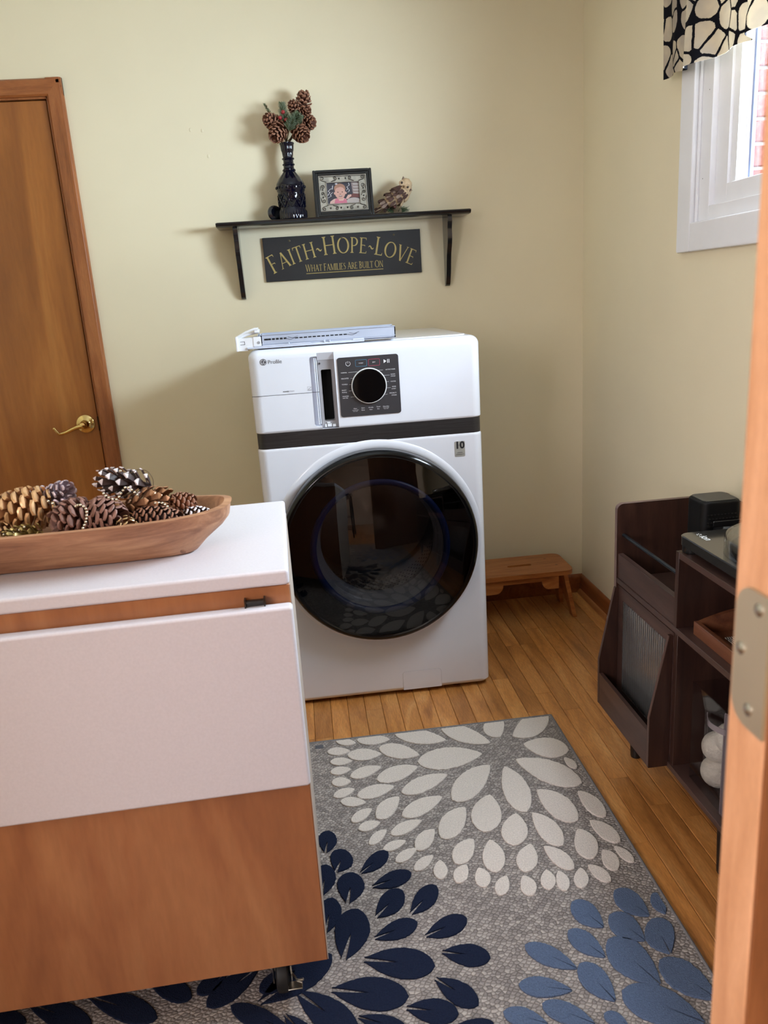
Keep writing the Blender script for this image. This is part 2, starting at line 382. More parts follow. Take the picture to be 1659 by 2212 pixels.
# ------------------------------------------------------------------ washer-dryer
M_enam = mat('white_enamel', (227, 230, 239), .22, var=.01, coat=.5)
M_gap = mat('dark_gap', (30, 30, 32), .6)
M_band = wood('brushed_black_band', (28, 27, 28), (40, 39, 40), (52, 50, 51), (1, 1, 30), 6, .38, .1)
M_glossblack = mat('gloss_black', (6, 6, 7), .12, var=.0, spec=.35)
WX0, WX1, WYF, WYB = -1.3125, -.601, -.75, -.07
wcx = (WX0+WX1)/2
wa = Thing('washer', 'white front-loading washer dryer with large round black door and dark band', 'washing machine', (wcx, -.41, 0))
def rrlevels(levels, r, n=7):
    m = MB(); loops = []
    for z, ins in levels:
        loops.append([(x, y, z) for x, y in rrect(WX0+ins, WX1-ins, WYF+ins, WYB-ins, max(.004, r-ins*.4), n)])
    return m.loft(loops)
top_r = .026
lv = [(.936, .003), (.940, 0.0), (.945, 0.0), (1.158, 0.0)]+[(1.19-top_r+top_r*math.sin(R(a)), top_r*(1-math.cos(R(a)))) for a in range(0, 91, 15)]
SX0, SX1, SZ0, SZ1 = -1.106, -1.0545, .939, 1.1700
cuts = [MB().box(SX0, SX1, -.80, -.690, SZ0, SZ1)]
hand = rrect(-1.1285, SX0+.004, .948, 1.160, .0075, 5)
cuts.append(MB().prism([(p[0], p[1]) for p in hand], 'y', -.80, -.728))
up = cut(rrlevels(lv, .03), cuts, [M_enam])
wa.part('control_housing', up, M_enam)
# raised lid panel on top
wa.part('lid', MB().prism(rrect(WX0+.03, WX1-.03, WYF+.06, WYB-.02, .03), 'z', 1.188, 1.1925), M_enam)
wa.part('trim_band', rrlevels([(.888, .0022), (.938, .0022)], .03), M_band)
cyl = MB().lathe([(.262, 0), (.262, .5)], 64, Matrix.Translation((-.955, -.78, .55)) @ Matrix.Rotation(R(-90), 4, 'X'))
low = cut(rrlevels([(.014, .006), (.022, 0.0), (.028, 0.0), (.879, 0.0), (.884, 0.0), (.889, .003)], .03), [cyl], [M_enam])
body = wa.part('body', low, M_enam)
for (x, y) in ((WX0+.06, WYF+.06), (WX1-.06, WYF+.06), (WX0+.06, WYB-.06), (WX1-.06, WYB-.06)):
    wa.part('foot', MB().lathe([(.022, 0), (.022, .006), (.012, .008), (.012, .02)], 20, Matrix.Translation((x, y, 0))), M_black)
FY = WYF   # front plane
def fr(x, z, d=.0006): return frame((x, FY-d, z), (1,0,0), (0,0,1))
# detergent drawer fronts: seam line
wa.part('drawer_seam', MB().box(WX0+.001, SX0, FY-.0004, FY+.002, 1.0525, 1.0537), M_gap)
# filter slot interior
M_grey = mat('grey_plastic', (158, 156, 160), .45)
sl = MB().box(SX0, SX1, -.6925, -.69, SZ0, 1.15)
back = cut(MB().box(SX0+.0005, SX1-.0005, -.734, -.7, SZ0+.001, 1.1495), [MB().prism(rrect(SX0+.0095, SX1-.010, .960, 1.118, .004), 'y', -.8, -.5)], [M_grey])
slot = wa.part('filter_slot', back, M_grey)
wa.part('slot_opening', MB().box(SX0+.006, SX1-.006, -.7, -.693, .955, 1.125), mat('slot_black', (3, 3, 3), .9), parent=slot)
lipm = MB().prism([(-.7495, SZ1), (-.690, SZ1), (-.690, 1.147), (-.7345, 1.147), (-.736, 1.148)], 'x', SX0+.0003, SX1-.0003)
wa.part('slot_lip', lipm, M_enam, parent=slot)
latch = MB().box(-1.089, -1.076, -.740, -.734, .943, .952).box(-1.073, -1.063, -.742, -.734, .942, .950).box(-1.097, -1.092, -.740, -.734, .942, .951).box(-1.09, -1.08, -.739, -.734, .953, .957)
wa.part('latch', latch, mat('latch_white', (226, 228, 232), .4), parent=slot)
wa.part('screw_boss', MB().lathe([(.0036, 0), (.0036, .002), (.002, .002), (.002, .0)], 16, Matrix.Translation((SX0+.007, -.734, 1.137)) @ Matrix.Rotation(R(90), 4, 'X')), mat('boss_grey', (110, 108, 112), .5), parent=slot)
wa.part('handle_rib', MB().rbox(-1.1165, -1.1125, -.744, -.727, .952, 1.157, .002, 2).rbox(-1.1105, -1.107, -.738, -.727, .952, 1.157, .0015, 2), M_enam)
# control panel
M_panel = mat('charcoal_panel', (56, 55, 58), .35, var=.03)
M_ink = mat('panel_print', (226, 226, 230), .5); M_inkb = mat('print_blue', (70, 120, 150), .5); M_inkr = mat('print_red', (165, 62, 88), .5)
PX0, PX1, PZ0, PZ1 = -1.046, -.858, .970, 1.151
cpn = wa.part('control_panel', MB().prism(rrect(PX0, PX1, PZ0, PZ1, .008), 'y', FY-.0022, FY+.004), M_panel)
def uv(x, y):
    u = .5
    for _ in range(6):
        v = (y-(210-105*u))/(1320-5*u); l = 70+140*v; r = 1415+120*v; u = (x-l)/(r-l)
    return PX0+u*(PX1-PX0), PZ1-v*(PZ1-PZ0)
def put(m, s, x, z, size, align='LEFT', d=.0026, bold=0.0, spacing=1.0):
    v, f = text(s, size, align, bold, spacing); m.add(v, f, 0, fr(x, z, d)); return m
def ringp(m, pts, wd, d=.0026, closed=True, mi=0):
    n = len(pts); vs = []
    for i in range(n):
        a = Vector(pts[i-1] if closed or i else pts[0]); c = Vector(pts[(i+1) % n] if closed or i < n-1 else pts[-1]); b = Vector(pts[i])
        t = (c-a).normalized(); nn = Vector((-t.y, t.x))*wd/2
        vs += [(b.x+nn.x, FY-d, b.y+nn.y), (b.x-nn.x, FY-d, b.y-nn.y)]
    fs = [(2*i, 2*i+1, (2*i+3) % (2*n), (2*i+2) % (2*n)) for i in range(n if closed else n-1)]
    return m.add(vs, fs, mi)
dcx, dcz = uv(800, 815); DR = .0530
dm = Matrix.Translation((dcx, FY-.002, dcz)) @ Matrix.Rotation(R(90), 4, 'X')
dial = wa.part('dial', MB().lathe([(DR-.001, 0), (DR-.001, .006), (DR-.003, .0085), (DR-.006, .009), (0, .009)], 56, dm), mat('dial_glass', (7, 7, 8), .06, var=0, spec=.25), parent=cpn)
wa.part('dial_ring', MB().lathe([(DR+.0016, 0), (DR+.0016, .004), (DR-.0002, .0066), (DR-.002, .0062), (DR-.002, .002)], 56, dm, caps=False), mat('chrome_sheen_white', (236, 236, 236), .3, .0), parent=dial)  # non-metal white: the chrome's bright reflection is put into the colour
pr = MB()
for s, x, y, sz in (('NORMAL', 172, 548, .0046), ('DELICATES', 185, 678, .0046), ('TOWELS', 200, 808, .0046), ('BULKY', 208, 935, .0046), ('Bedding', 212, 980, .0046), ('SANITIZE', 225, 1072, .0046), ('with Oxi', 230, 1110, .0046)):
    X, Z = uv(x, y); put(pr, s, X, Z, sz)
for s, x, y in (('ACTIVE WEAR', 1362, 452), ('QUICK', 1370, 562), ('CYCLE', 1372, 605), ('WHITES', 1388, 722), ('RINSE', 1396, 838), ('& DRY', 1398, 885), ('SPECIALTY', 1412, 978), ('CYCLES', 1416, 1028)):
    X, Z = uv(x, y); put(pr, s, X, Z, .0046, 'RIGHT')
for s, x, y, sz in (('Menu', 515, 1340, .0046), ('CONTROL LOCK', 518, 1372, .0026), ('HOLD 3 SEC', 518, 1398, .0026), ('Extra', 685, 1325, .0046), ('Rinse', 688, 1372, .0046), ('Wrinkle', 855, 1312, .0046), ('Care', 860, 1358, .0046), ('Timed', 1020, 1295, .0046), ('Dry', 1024, 1342, .0046), ('More Dry', 1190, 1285, .0046), ('REMOTE START', 1192, 1312, .0026), ('HOLD 3 SEC', 1194, 1336, .0026)):
    X, Z = uv(x, y); put(pr, s, X, Z, sz, 'CENTER')
for s, x, y in (('WASH', 605, 328), ('DRY', 890, 305)):
    X, Z = uv(x, y); put(pr, s, X, Z, .0048, 'CENTER')
for (x0, y0, x1, y1) in ((335, 525, 545, 507), (392, 656, 440, 653), (360, 794, 412, 792), (360, 938, 428, 930), (405, 1073, 492, 1064), (985, 475, 1095, 465), (1120, 585, 1245, 577), (1185, 724, 1232, 720), (1190, 864, 1278, 857), (1150, 1012, 1212, 1003)):
    ringp(pr, [uv(x0, y0), uv(x1, y1)], .0006, closed=False)
X, Z = uv(322, 332); ringp(pr, [(X+.0068*math.sin(R(a)), Z+.0068*math.cos(R(a))) for a in range(32, 330, 14)], .0011, closed=False); ringp(pr, [(X, Z+.0008), (X, Z+.0075)], .0011, closed=False)
X, Z = uv(1135, 270); pr.add([(X-.0045, FY-.0026, Z+.0058), (X-.0045, FY-.0026, Z-.0058), (X+.0042, FY-.0026, Z)], [(0, 1, 2)])
for q in (.0078, .0122): pr.add([(X+q-.001, FY-.0026, Z+.0056), (X+q-.001, FY-.0026, Z-.0056), (X+q+.001, FY-.0026, Z-.0056), (X+q+.001, FY-.0026, Z+.0056)], [(0, 1, 2, 3)])
tag(wa.part('lettering', pr, M_ink, parent=cpn, smooth=False, fixn=False), kind='stuff')
for (x, y, m_) in ((608, 315, M_inkb), (893, 297, M_inkr)):
    X, Z = uv(x, y); wa.part('button_outline', ringp(MB(), rrect(X-.0172, X+.0172, Z-.0098, Z+.0098, .0028, 4), .0011), m_, parent=cpn, smooth=False)
# maker's badge
bd = MB(); gx, gz, gr = -1.2668, 1.1545, .0098
bd.prism([(gx+gr*math.cos(R(a)), gz+gr*math.sin(R(a))) for a in range(0, 360, 12)], 'y', FY-.0008, FY+.001)
bdo = wa.part('badge', bd, mat('badge_charcoal', (62, 62, 70), .35))
sw = MB(); ringp(sw, [(gx+gr*.82*math.cos(R(a)), gz+gr*.82*math.sin(R(a))) for a in range(0, 360, 12)], .0006, d=.0012)
def curl(m, pts, wd): ringp(m, pts, wd, d=.0012, closed=False)
curl(sw, [(gx-.0008+.0034*math.cos(R(a))-.0022, gz+.0006+.0044*math.sin(R(a))) for a in range(40, 330, 18)], .0009)
curl(sw, [(gx-.0022, gz-.0002), (gx-.0002, gz-.0004), (gx-.0002, gz-.0052)], .0009)
curl(sw, [(gx+.0036+.0022*math.cos(R(a)), gz+.0026+.0022*math.sin(R(a))) for a in range(30, 270, 20)], .0009)
curl(sw, [(gx+.0038+.0026*math.cos(R(a)), gz-.0024+.0028*math.sin(R(a))) for a in range(100, 330, 20)], .0009)
for a0 in range(0, 360, 90): curl(sw, [(gx+(.0066+.0006*math.cos(R(b)))*math.cos(R(a0+20+b/9)), gz+(.0066+.0006*math.cos(R(b)))*math.sin(R(a0+20+b/9))) for b in range(0, 361, 30)], .0006)
wa.part('monogram', sw, mat('badge_white', (228, 228, 232), .4), parent=bdo, smooth=False)
tag(wa.part('lettering', put(MB(), 'Profile', -1.2535, 1.1482, .0162, d=.0007), mat('print_grey', (92, 92, 98), .5), smooth=False, fixn=False), kind='stuff')
sm = put(MB(), 'POWER', -1.2165, 1.0600, .0052, d=.0007, bold=.00012); tag(wa.part('lettering', sm, mat('print_dark', (70, 70, 76), .5), smooth=False, fixn=False), kind='stuff')
sm = put(MB(), 'STEAM', -1.1975, 1.0600, .0052, d=.0007); tag(wa.part('lettering', sm, mat('print_pale', (150, 150, 156), .5), smooth=False, fixn=False), kind='stuff')
es = MB(); ringp(es, [(-1.1415, 1.0595), (-1.1295, 1.0595), (-1.1295, 1.0715), (-1.1415, 1.0715)], .0008, d=.0007); ringp(es, [(-1.140, 1.063), (-1.131, 1.069)], .0014, d=.0007, closed=False); ringp(es, [(-1.1405, 1.0618), (-1.1302, 1.0618)], .0014, d=.0007, closed=False)
wa.part('printed_mark', es, MATS['print_pale'], smooth=False)
# warranty sticker
stx, stz = -.6775, .8395
stk = wa.part('sticker', MB().prism(rrect(stx-.0165, stx+.0165, stz-.0245, stz+.0245, .003), 'y', FY-.0009, FY+.001), mat('silver_label', (176, 176, 170), .35, .3))
tm = put(MB(), '10', stx, stz+.002, .031, 'CENTER', d=.0012, bold=.0012); put(tm, 'YEAR', stx, stz+.0105, .0048, 'CENTER', d=.0014)
put(tm, 'LIMITED', stx, stz-.0135, .0048, 'CENTER', d=.0012); put(tm, 'WARRANTY', stx, stz-.0195, .0048, 'CENTER', d=.0012)
tag(wa.part('lettering', tm, mat('label_ink', (34, 34, 38), .5), parent=stk, smooth=False, fixn=False), kind='stuff')
# service flap
fp = MB(); fx0, fx1, fz0, fz1 = -.905, -.7725, .016, .083
flp = wa.part('service_flap', MB().prism([(fx0, fz0), (fx1, fz0)]+[(fx1-.010+.010*math.cos(R(a)), fz1-.010+.010*math.sin(R(a))) for a in range(0, 91, 15)]+[(fx0+.010-.010*math.sin(R(a)), fz1-.010+.010*math.cos(R(a))) for a in range(0, 91, 15)], 'y', FY-.0012, FY+.003), M_enam)
gp = MB(); ringp(gp, [(fx0, fz0), (fx0, fz1-.010)]+[(fx0+.010-.010*math.cos(R(a)), fz1-.010+.010*math.sin(R(a))) for a in range(15, 91, 15)]+[(fx1-.010+.010*math.sin(R(a)), fz1-.010+.010*math.cos(R(a))) for a in range(0, 91, 15)]+[(fx1, fz0)], .0011, d=.0005, closed=False)
wa.part('flap_seam', gp, mat('seam_grey', (120, 118, 124), .6), smooth=False)
# round door
DC = (-.955, .55)
def dmx(y0): return Matrix.Translation((DC[0], y0, DC[1])) @ Matrix.Rotation(R(90), 4, 'X')   # local z -> -Y
M_dgl = glassy('tinted_door_glass', (.36, .36, .38), 1.5)
bez = MB().lathe([(.342, -.001), (.339, .0018), (.332, .0034), (.325, .0038), (.318, .0034), (.312, .0)], 96, dmx(FY), caps=False)
wa.part('door_bezel', bez, M_enam)
door = wa.part('door', MB().lathe([(.300, .002), (.316, .004), (.3175, .030), (.3165, .050), (.3125, .058), (.306, .0625), (.300, .0635), (.296, .061), (.296, .040)], 96, dmx(FY), caps=False), M_glossblack)
Rs = 1.14; zc = .0612-(Rs-math.sqrt(Rs*Rs-.297**2))*0
pf = []
for k in range(0, 15):
    r = .297*(1-k/14); pf.append((r, .0612+math.sqrt(Rs*Rs-r*r)-math.sqrt(Rs*Rs-.297**2)))
wa.part('door_glass', MB().lathe(pf, 96, dmx(FY), caps=False), M_dgl, parent=door)
wa.part('door_liner', MB().lathe([(.297, .045), (.225, .046), (.221, .030)], 96, dmx(FY), caps=False), mat('liner_black', (5, 5, 6), .25), parent=door)
M_bluer = mat('blue_ring', (14, 36, 84), .35, .0)
tp = [(.2155*math.cos(R(a)), .2155*math.sin(R(a)), .041) for a in range(0, 360, 5)]
wa.part('blue_ring', MB().tube(tp, .0115, 10, 0, dmx(FY), closed=True), M_bluer, parent=door)
M_gask = mat('gasket_grey', (112, 112, 116), .35)
pf = [(.218, .030)]
for k in range(26): pf.append((.214-.022*k/26+.005*math.cos(k*1.35), .028-.085*k/26))
pf += [(.19, -.06), (.19, -.075), (.25, -.078)]
wa.part('gasket', MB().lathe(pf, 72, dmx(FY), caps=False), M_gask, parent=door)
M_drum = mat('drum_steel', (170, 168, 166), .28, .9)
wa.part('drum', MB().lathe([(.252, -.07), (.252, -.40), (.24, -.425), (.12, -.44), (.05, -.415), (0, -.41)], 72, dmx(FY), caps=False), M_drum, parent=body)
hm = MB()
for j in range(14):
    for a in range(0, 360, 4):
        rr_ = .2512; y = -.085-.0195*j; t = R(a+(2 if j % 2 else 0)); c = Vector((rr_*math.cos(t), rr_*math.sin(t), y)); e1 = Vector((-math.sin(t), math.cos(t), 0))*.0034; e2 = Vector((0, 0, .0034))
        hm.add([c+e1*math.cos(R(b))+e2*math.sin(R(b)) for b in range(0, 360, 60)], [tuple(range(6))], 0, dmx(FY))
tag(wa.part('drum_perforation', hm, mat('hole_black', (4, 4, 4), .9), parent=body, smooth=False, fixn=False), kind='stuff')

# ------------------------------------------------------------------ lint filter lying on the washer
fz = 1.1925
M_fgrey = mat('filter_grey_blue', (176, 182, 198), .42); M_fwhite = mat('filter_white', (236, 236, 240), .35)
lf = Thing('lint_filter', 'long grey and white lint filter cartridge lying on top of the washer', 'lint filter', (-1.1, -.665, fz))
tr = MB()
X0, X1, Y0, Y1, Z1 = -1.268, -.857, -.712, -.628, fz+.040
tr.box(X0, X1, Y0, Y0+.003, fz+.006, Z1).box(X0, X1, Y1-.003, Y1, fz+.006, Z1+.003).box(X0, X1, Y0, Y1, fz+.004, fz+.008).box(X0, X0+.003, Y0, Y1, fz+.006, Z1).box(X1-.003, X1, Y0, Y1, fz+.006, Z1)
tr.rbox(X0-.002, X1, Y0-.0025, Y0+.001, Z1-.0015, Z1+.001, .0008, 1).rbox(X0, X1, Y0-.0015, Y0, fz+.012, fz+.0145, .0005, 1)
tray = lf.part('tray', tr, M_fgrey)
for k in range(2): lf.part('tray_lip', MB().rbox(X0-.004-.005*k, X0-.0015-.005*k, Y0-.003, Y1, fz+.006, Z1+.003, .001, 1), M_fgrey, parent=tray)
slm = MAT_SLOT = mat('slot_dark', (24, 24, 30), .8)
xs = [-1.2585+.0118*k for k in range(6)]+[-1.1655+.0135*k for k in range(12)]
for k, x in enumerate(xs):
    w_ = .0085 if k else .011
    lf.part('slot', MB().box(x, x+w_*(1 if k < 6 else 1.15), Y0-.0006, Y0+.001, fz+.0235, fz+.0235+(.0052 if k < 6 else .0034)), slm, parent=tray)
for x in (-1.187, -1.000):
    for dz in (0, -.0042):
        lf.part('rib', MB().tube([(x+.031*t-(0 if dz == 0 else .007), Y0-.0006, fz+.0295+dz-.0036*math.sin(math.pi*t)**2+.001*t) for t in [i/10 for i in range(11)]], .0008, 6), mat('filter_rib_grey', (110, 112, 124), .5), parent=tray)  # wavy ribs in a darker grey than the tray
ra = MB().rbox(-1.312, -.955, -.722, -.640, fz+.0005, fz+.0075, .0015, 1).box(-1.29, -1.12, -.7235, -.72, fz+.0065, fz+.0095).box(-.99, -.956, -.7235, -.72, fz+.0065, fz+.012)
for x in (-1.187, -1.079, -1.063): ra.rbox(x, x+.004, -.724, -.716, fz+.006, fz+.0135, .001, 1)
lf.part('rail', ra, mat('filter_pale', (206, 211, 226), .4))
hb = MB().rbox(-1.340, -1.288, -.716, -.634, fz+.006, fz+.034, .002, 2).rbox(-1.292, -1.268, -.718, -.632, fz+.004, fz+.036, .002, 2).rbox(-1.3445, -1.338, -.724, -.628, fz-.004, fz+.040, .002, 2)
hb.box(-1.340, -1.31, -.716, -.64, fz-.003, fz+.008)
hnd = lf.part('handle', hb, M_fwhite)
arm = MB()
for y in (-.712, -.642):
    arm.tube([(-1.3415, y, fz+.037), (-1.315, y, fz+.050), (-1.288, y, fz+.058), (-1.276, y, fz+.058)], .0032, 8)
arm.tube([(-1.3395, -.700, fz+.033), (-1.31, -.700, fz+.044), (-1.272, -.700, fz+.050)], .004, 8); arm.rbox(-1.287, -1.272, -.714, -.64, fz+.047, fz+.057, .002, 1)
lf.part('latch_arm', arm, M_fwhite, parent=hnd)
ul = MB(); 
for a, b, c, d in ((-1.331, -1.317, .0235, .0247), (-1.331, -1.317, .0150, .0162), (-1.3182, -1.317, .0150, .0247)): ul.box(a, b, -.7165, -.7155, fz+c, fz+d)
lf.part('embossed_mark', ul, mat('print_grey', (92, 92, 98), .5), parent=hnd)
lf.part('screw', MB().lathe([(.0042, 0), (.0042, .0015), (.0018, .0018), (0, .001)], 16, Matrix.Translation((-1.2755, -.7178, fz+.019)) @ Matrix.Rotation(R(90), 4, 'X')), M_grey, parent=hnd)
# ------------------------------------------------------------------ pine cones (shared builder)
def pinecone(n, L, Rm, sl, sw, lo=-12, hi=62, seed=1, belly=.33, th=.16, tipw=.40):
    # axis +Z from stalk end to tip; scales in a spiral, slot 0 = scale, slot 1 = scale tip
    rnd = random.Random(seed); m = MB()
    m.lathe([(.0, 0), (Rm*.20, L*.03), (Rm*.27, L*.3), (Rm*.22, L*.65), (Rm*.10, L*.93), (0, L*.96)], 10)
    for i in range(n):
        t = (i+.5)/n; a = i*2.399963
        rad = Rm*max(.14, (math.sin(math.pi*min(1, (t**.8*(1-belly)+belly*.62)))**.75 if t < .98 else .16))
        el = R(lo+(hi-lo)*t**1.1+rnd.uniform(-7, 7)); cl = max(.3, rad/Rm)
        l = sl*(.45+.55*cl)*rnd.uniform(.92, 1.08); w_ = sw*(.4+.6*cl)*rnd.uniform(.9, 1.1); z0 = L*(.04+.88*t)
        d = Vector((math.cos(a)*math.cos(el), math.sin(a)*math.cos(el), math.sin(el))); s = Vector((-math.sin(a), math.cos(a), 0)); up = s.cross(d); up = -up if up.z < 0 else up
        st = max(0.0, rad-l*math.cos(el)); o = Vector((math.cos(a)*st, math.sin(a)*st, z0-l*math.sin(el)*.3))
        vs = []
        for u, hw, lift, tk in ((0, .30, 0, .5), (.55, .72, .03, .7), (.86, .95, .10, 1.0), (1.0, tipw, .22, .6)):
            c = o+d*(l*u)+up*(l*lift*.8)
            for sg in (-1, 1):
                vs.append(c+s*(sg*w_/2*hw)+up*(th*w_*tk/2)); vs.append(c+s*(sg*w_/2*hw)-up*(th*w_*tk/2))
            
        fs0 = []; fs1 = []
        for k in range(3):
            b = 4*k; q = [(b, b+2, b+6, b+4), (b+1, b+5, b+7, b+3), (b, b+4, b+5, b+1), (b+2, b+3, b+7, b+6)]
            (fs1 if k == 2 else fs0).extend(q)
        fs1.append((12, 14, 15, 13)); off = len(m.v)
        m.add(vs, fs0, 0); m.f += [tuple(j+off for j in f) for f in fs1]; m.m += [1]*len(fs1)
    return m
def axis_m(base, direction, roll=0.0):
    q = Vector(direction).normalized().to_track_quat('Z', 'Y'); return Matrix.Translation(base) @ q.to_matrix().to_4x4() @ Matrix.Rotation(roll, 4, 'Z')
M_cone = mat('cone_brown', (104, 64, 48), .62, var=.25, vs=60); M_conet = mat('cone_tip_tan', (150, 104, 80), .62, var=.2, vs=60)
M_coned = mat('cone_dark', (58, 38, 34), .55, var=.25, vs=60); M_frost = mat('cone_tip_frost', (226, 214, 214), .55, var=.06)
M_conem = mat('cone_mid', (112, 76, 66), .6, var=.2, vs=60); M_conemt = mat('cone_mid_edge', (140, 100, 86), .6, var=.2, vs=60)
M_gold = mat('cone_gold', (186, 132, 90), .38, .35, var=.2, vs=50); M_goldt = mat('cone_gold_tip', (214, 168, 120), .3, .4, var=.15, vs=50)
M_bronze = mat('cone_bronze', (140, 98, 70), .42, .25, var=.2, vs=50); M_bronzet = mat('cone_bronze_tip', (178, 132, 96), .36, .3, var=.15)
M_silv = mat('cone_silver_mauve', (146, 122, 128), .45, .2, var=.2, vs=60); M_silvt = mat('cone_silver_tip', (206, 190, 198), .38, .3, var=.1)
M_rust = mat('cone_rust', (112, 62, 34), .5, var=.2, vs=60)
M_green = mat('needle_green', (92, 106, 74), .6, var=.2, vs=80); M_green2 = mat('needle_frosted', (130, 142, 120), .6, var=.2, vs=80)
M_wire = mat('stem_wire', (92, 74, 48), .5, .3)
M_berry = mat('red_berry', (150, 30, 36), .3, var=.1, coat=.4)

# ------------------------------------------------------------------ wall shelf
M_blk = mat('black_lacquer', (22, 22, 24), .22, var=.15, vs=30, coat=.5)
shf = Thing('wall_shelf', 'black lacquered wall shelf on two scrolled brackets above the sign', 'shelf', (-.945, -.0005, 1.344))
sx0, sx1 = -1.4135, -.476
bp = [(0, 1.614), (-.128, 1.614), (-.1305, 1.6115), (-.130, 1.607), (-.1255, 1.602), (-.119, 1.5985), (-.113, 1.597), (0, 1.597)]
# board with ogee front edge and clipped ends
bd_ = MB(); bd_.prism(bp, 'x', sx0+.004, sx1-.004)
bd_.prism([(0, 1.613), (-.126, 1.613), (-.1285, 1.6105), (-.128, 1.607), (-.1235, 1.602), (-.118, 1.599), (0, 1.599)], 'x', sx0, sx1)
shf.part('board', bd_, M_blk)
bk = [(0, 1.597), (-.105, 1.597), (-.107, 1.587), (-.104, 1.572), (-.098, 1.557), (-.095, 1.543), (-.0955, 1.530), (-.094, 1.512), (-.086, 1.494), (-.074, 1.476), (-.064, 1.458), (-.057, 1.437), (-.0505, 1.412), (-.043, 1.390), (-.034, 1.370), (-.026, 1.356), (-.017, 1.347), (-.008, 1.344), (0, 1.344)]
for x in (-1.3475, -.553): shf.part('bracket', MB().prism(bk, 'x', x-.0085, x+.0085), M_blk)

# ------------------------------------------------------------------ sign with gilt serif lettering
M_sign = mat('sign_black', (28, 28, 32), .55, var=.12, vs=20)
M_gilt = mat('gilt_paint', (176, 154, 92), .5, var=.08, vs=60)
SGX0, SGX1, SGZ0, SGZ1 = -1.256, -.653, 1.402, 1.562; scx = (SGX0+SGX1)/2
sg = Thing('wall_sign', 'black wooden sign with arched gold lettering under the shelf', 'sign', (scx, -.0005, SGZ0))
sg.part('board', MB().rbox(SGX0, SGX1, -.0125, -.0005, SGZ0, SGZ1, .0012, 1), M_sign)
class Glyph:
    def __init__(s): s.P = []
    def q(s, *p): s.P.append(list(p)); return s
    def rect(s, x0, y0, x1, y1): return s.q((x0,y0), (x1,y0), (x1,y1), (x0,y1))
    def stem(s, x, y0=0, y1=1, w=.115, top=True, bot=True):
        s.rect(x-w/2, y0, x+w/2, y1)
        for e, y, d in ((bot, y0, 1), (top, y1, -1)):
            if e: s.q((x-w/2-.075, y), (x+w/2+.075, y), (x+w/2+.06, y+.028*d), (x+w/2, y+.07*d), (x-w/2, y+.07*d), (x-w/2-.06, y+.028*d))
        return s
    def diag(s, a, b, w): # slanted stroke of horizontal width w
        return s.q((a[0]-w/2, a[1]), (a[0]+w/2, a[1]), (b[0]+w/2, b[1]), (b[0]-w/2, b[1]))
    def serif(s, x, y, d, w=.11): return s.q((x-w, y), (x+w, y), (x+w*.8, y+.03*d), (x-w*.8, y+.03*d))
    def stroke(s, pts, wf):
        n = len(pts)
        L = []
        for i in range(n):
            a = Vector(pts[max(0, i-1)]); c = Vector(pts[min(n-1, i+1)]); t = (c-a).normalized(); nn = Vector((-t.y, t.x))*wf[i]/2; b = Vector(pts[i]); L.append((b+nn, b-nn))
        for i in range(n-1): s.q(L[i][0], L[i][1], L[i+1][1], L[i+1][0])
        return s
    def arc(s, cx, cy, rx, ry, a0, a1, thick=.12, thin=.045, n=22):
        pts = []; wf = []
        for k in range(n+1):
            a = R(a0+(a1-a0)*k/n); pts.append((cx+rx*math.cos(a), cy+ry*math.sin(a))); wf.append(thin+(thick-thin)*abs(math.cos(a))**1.4)
        return s.stroke(pts, wf)
def arm(g, x0, x1, y, d, w=.045): # horizontal arm with end serif
    g.rect(x0, y-w/2, x1, y+w/2); return g.q((x1-.05, y), (x1, y+d*.13), (x1+.018, y+d*.13), (x1+.005, y-d*w/2))
G = {}
def gl(ch, adv): g = Glyph(); G[ch] = (g, adv); return g
g = gl('F', .60); g.stem(.14, top=True); arm(g, .14, .52, .977, -1); arm(g, .14, .42, .52, -.6)
g = gl('A', .86); g.diag((.10, 0), (.42, 1.02), .06); g.diag((.74, 0), (.42, 1.02), .135); g.rect(.22, .31, .62, .355); g.serif(.10, 0, 1, .10); g.serif(.74, 0, 1, .12)
g = gl('I', .32); g.stem(.16)
g = gl('T', .72); g.stem(.36, top=False); g.rect(.05, .955, .67, 1.0); g.q((.03, .82), (.055, .82), (.10, .97), (.04, 1)); g.q((.69, .82), (.665, .82), (.62, .97), (.68, 1))
g = gl('H', .90); g.stem(.15); g.stem(.75); g.rect(.15, .49, .75, .535)
g = gl('O', .96); g.arc(.48, .5, .40, .49, 0, 360, .135, .045, 40)
g = gl('P', .66); g.stem(.15); g.arc(.28, .72, .27, .255, -90, 90, .12, .045); g.rect(.14, .953, .30, .998); g.rect(.14, .442, .30, .487)
g = gl('E', .62); g.stem(.14); arm(g, .14, .52, .977, -1); arm(g, .14, .44, .52, -.6); arm(g, .14, .55, .023, 1)
g = gl('L', .58); g.stem(.14); arm(g, .14, .52, .023, 1)
g = gl('V', .82); g.diag((.41, -.02), (.10, 1), .135); g.diag((.41, -.02), (.73, 1), .055); g.serif(.10, 1, -1, .12); g.serif(.73, 1, -1, .10)
g = gl('~', .50); g.stroke([(.04+.42*k/14, .42+.085*math.sin(k/14*6.283)) for k in range(15)], [.03+.07*math.sin(math.pi*k/14) for k in range(15)])
g = gl('W', 1.18); g.diag((.34, -.02), (.09, 1), .12); g.diag((.34, -.02), (.60, 1), .05); g.diag((.84, -.02), (.60, 1), .12); g.diag((.84, -.02), (1.10, 1), .05); g.serif(.09, 1, -1, .11); g.serif(1.10, 1, -1, .1); g.serif(.6, 1, -1, .09)
g = gl('M', 1.06); g.stem(.13, w=.055); g.stem(.93, w=.12); g.diag((.52, 0), (.15, 1), .12); g.diag((.52, 0), (.90, 1), .05)
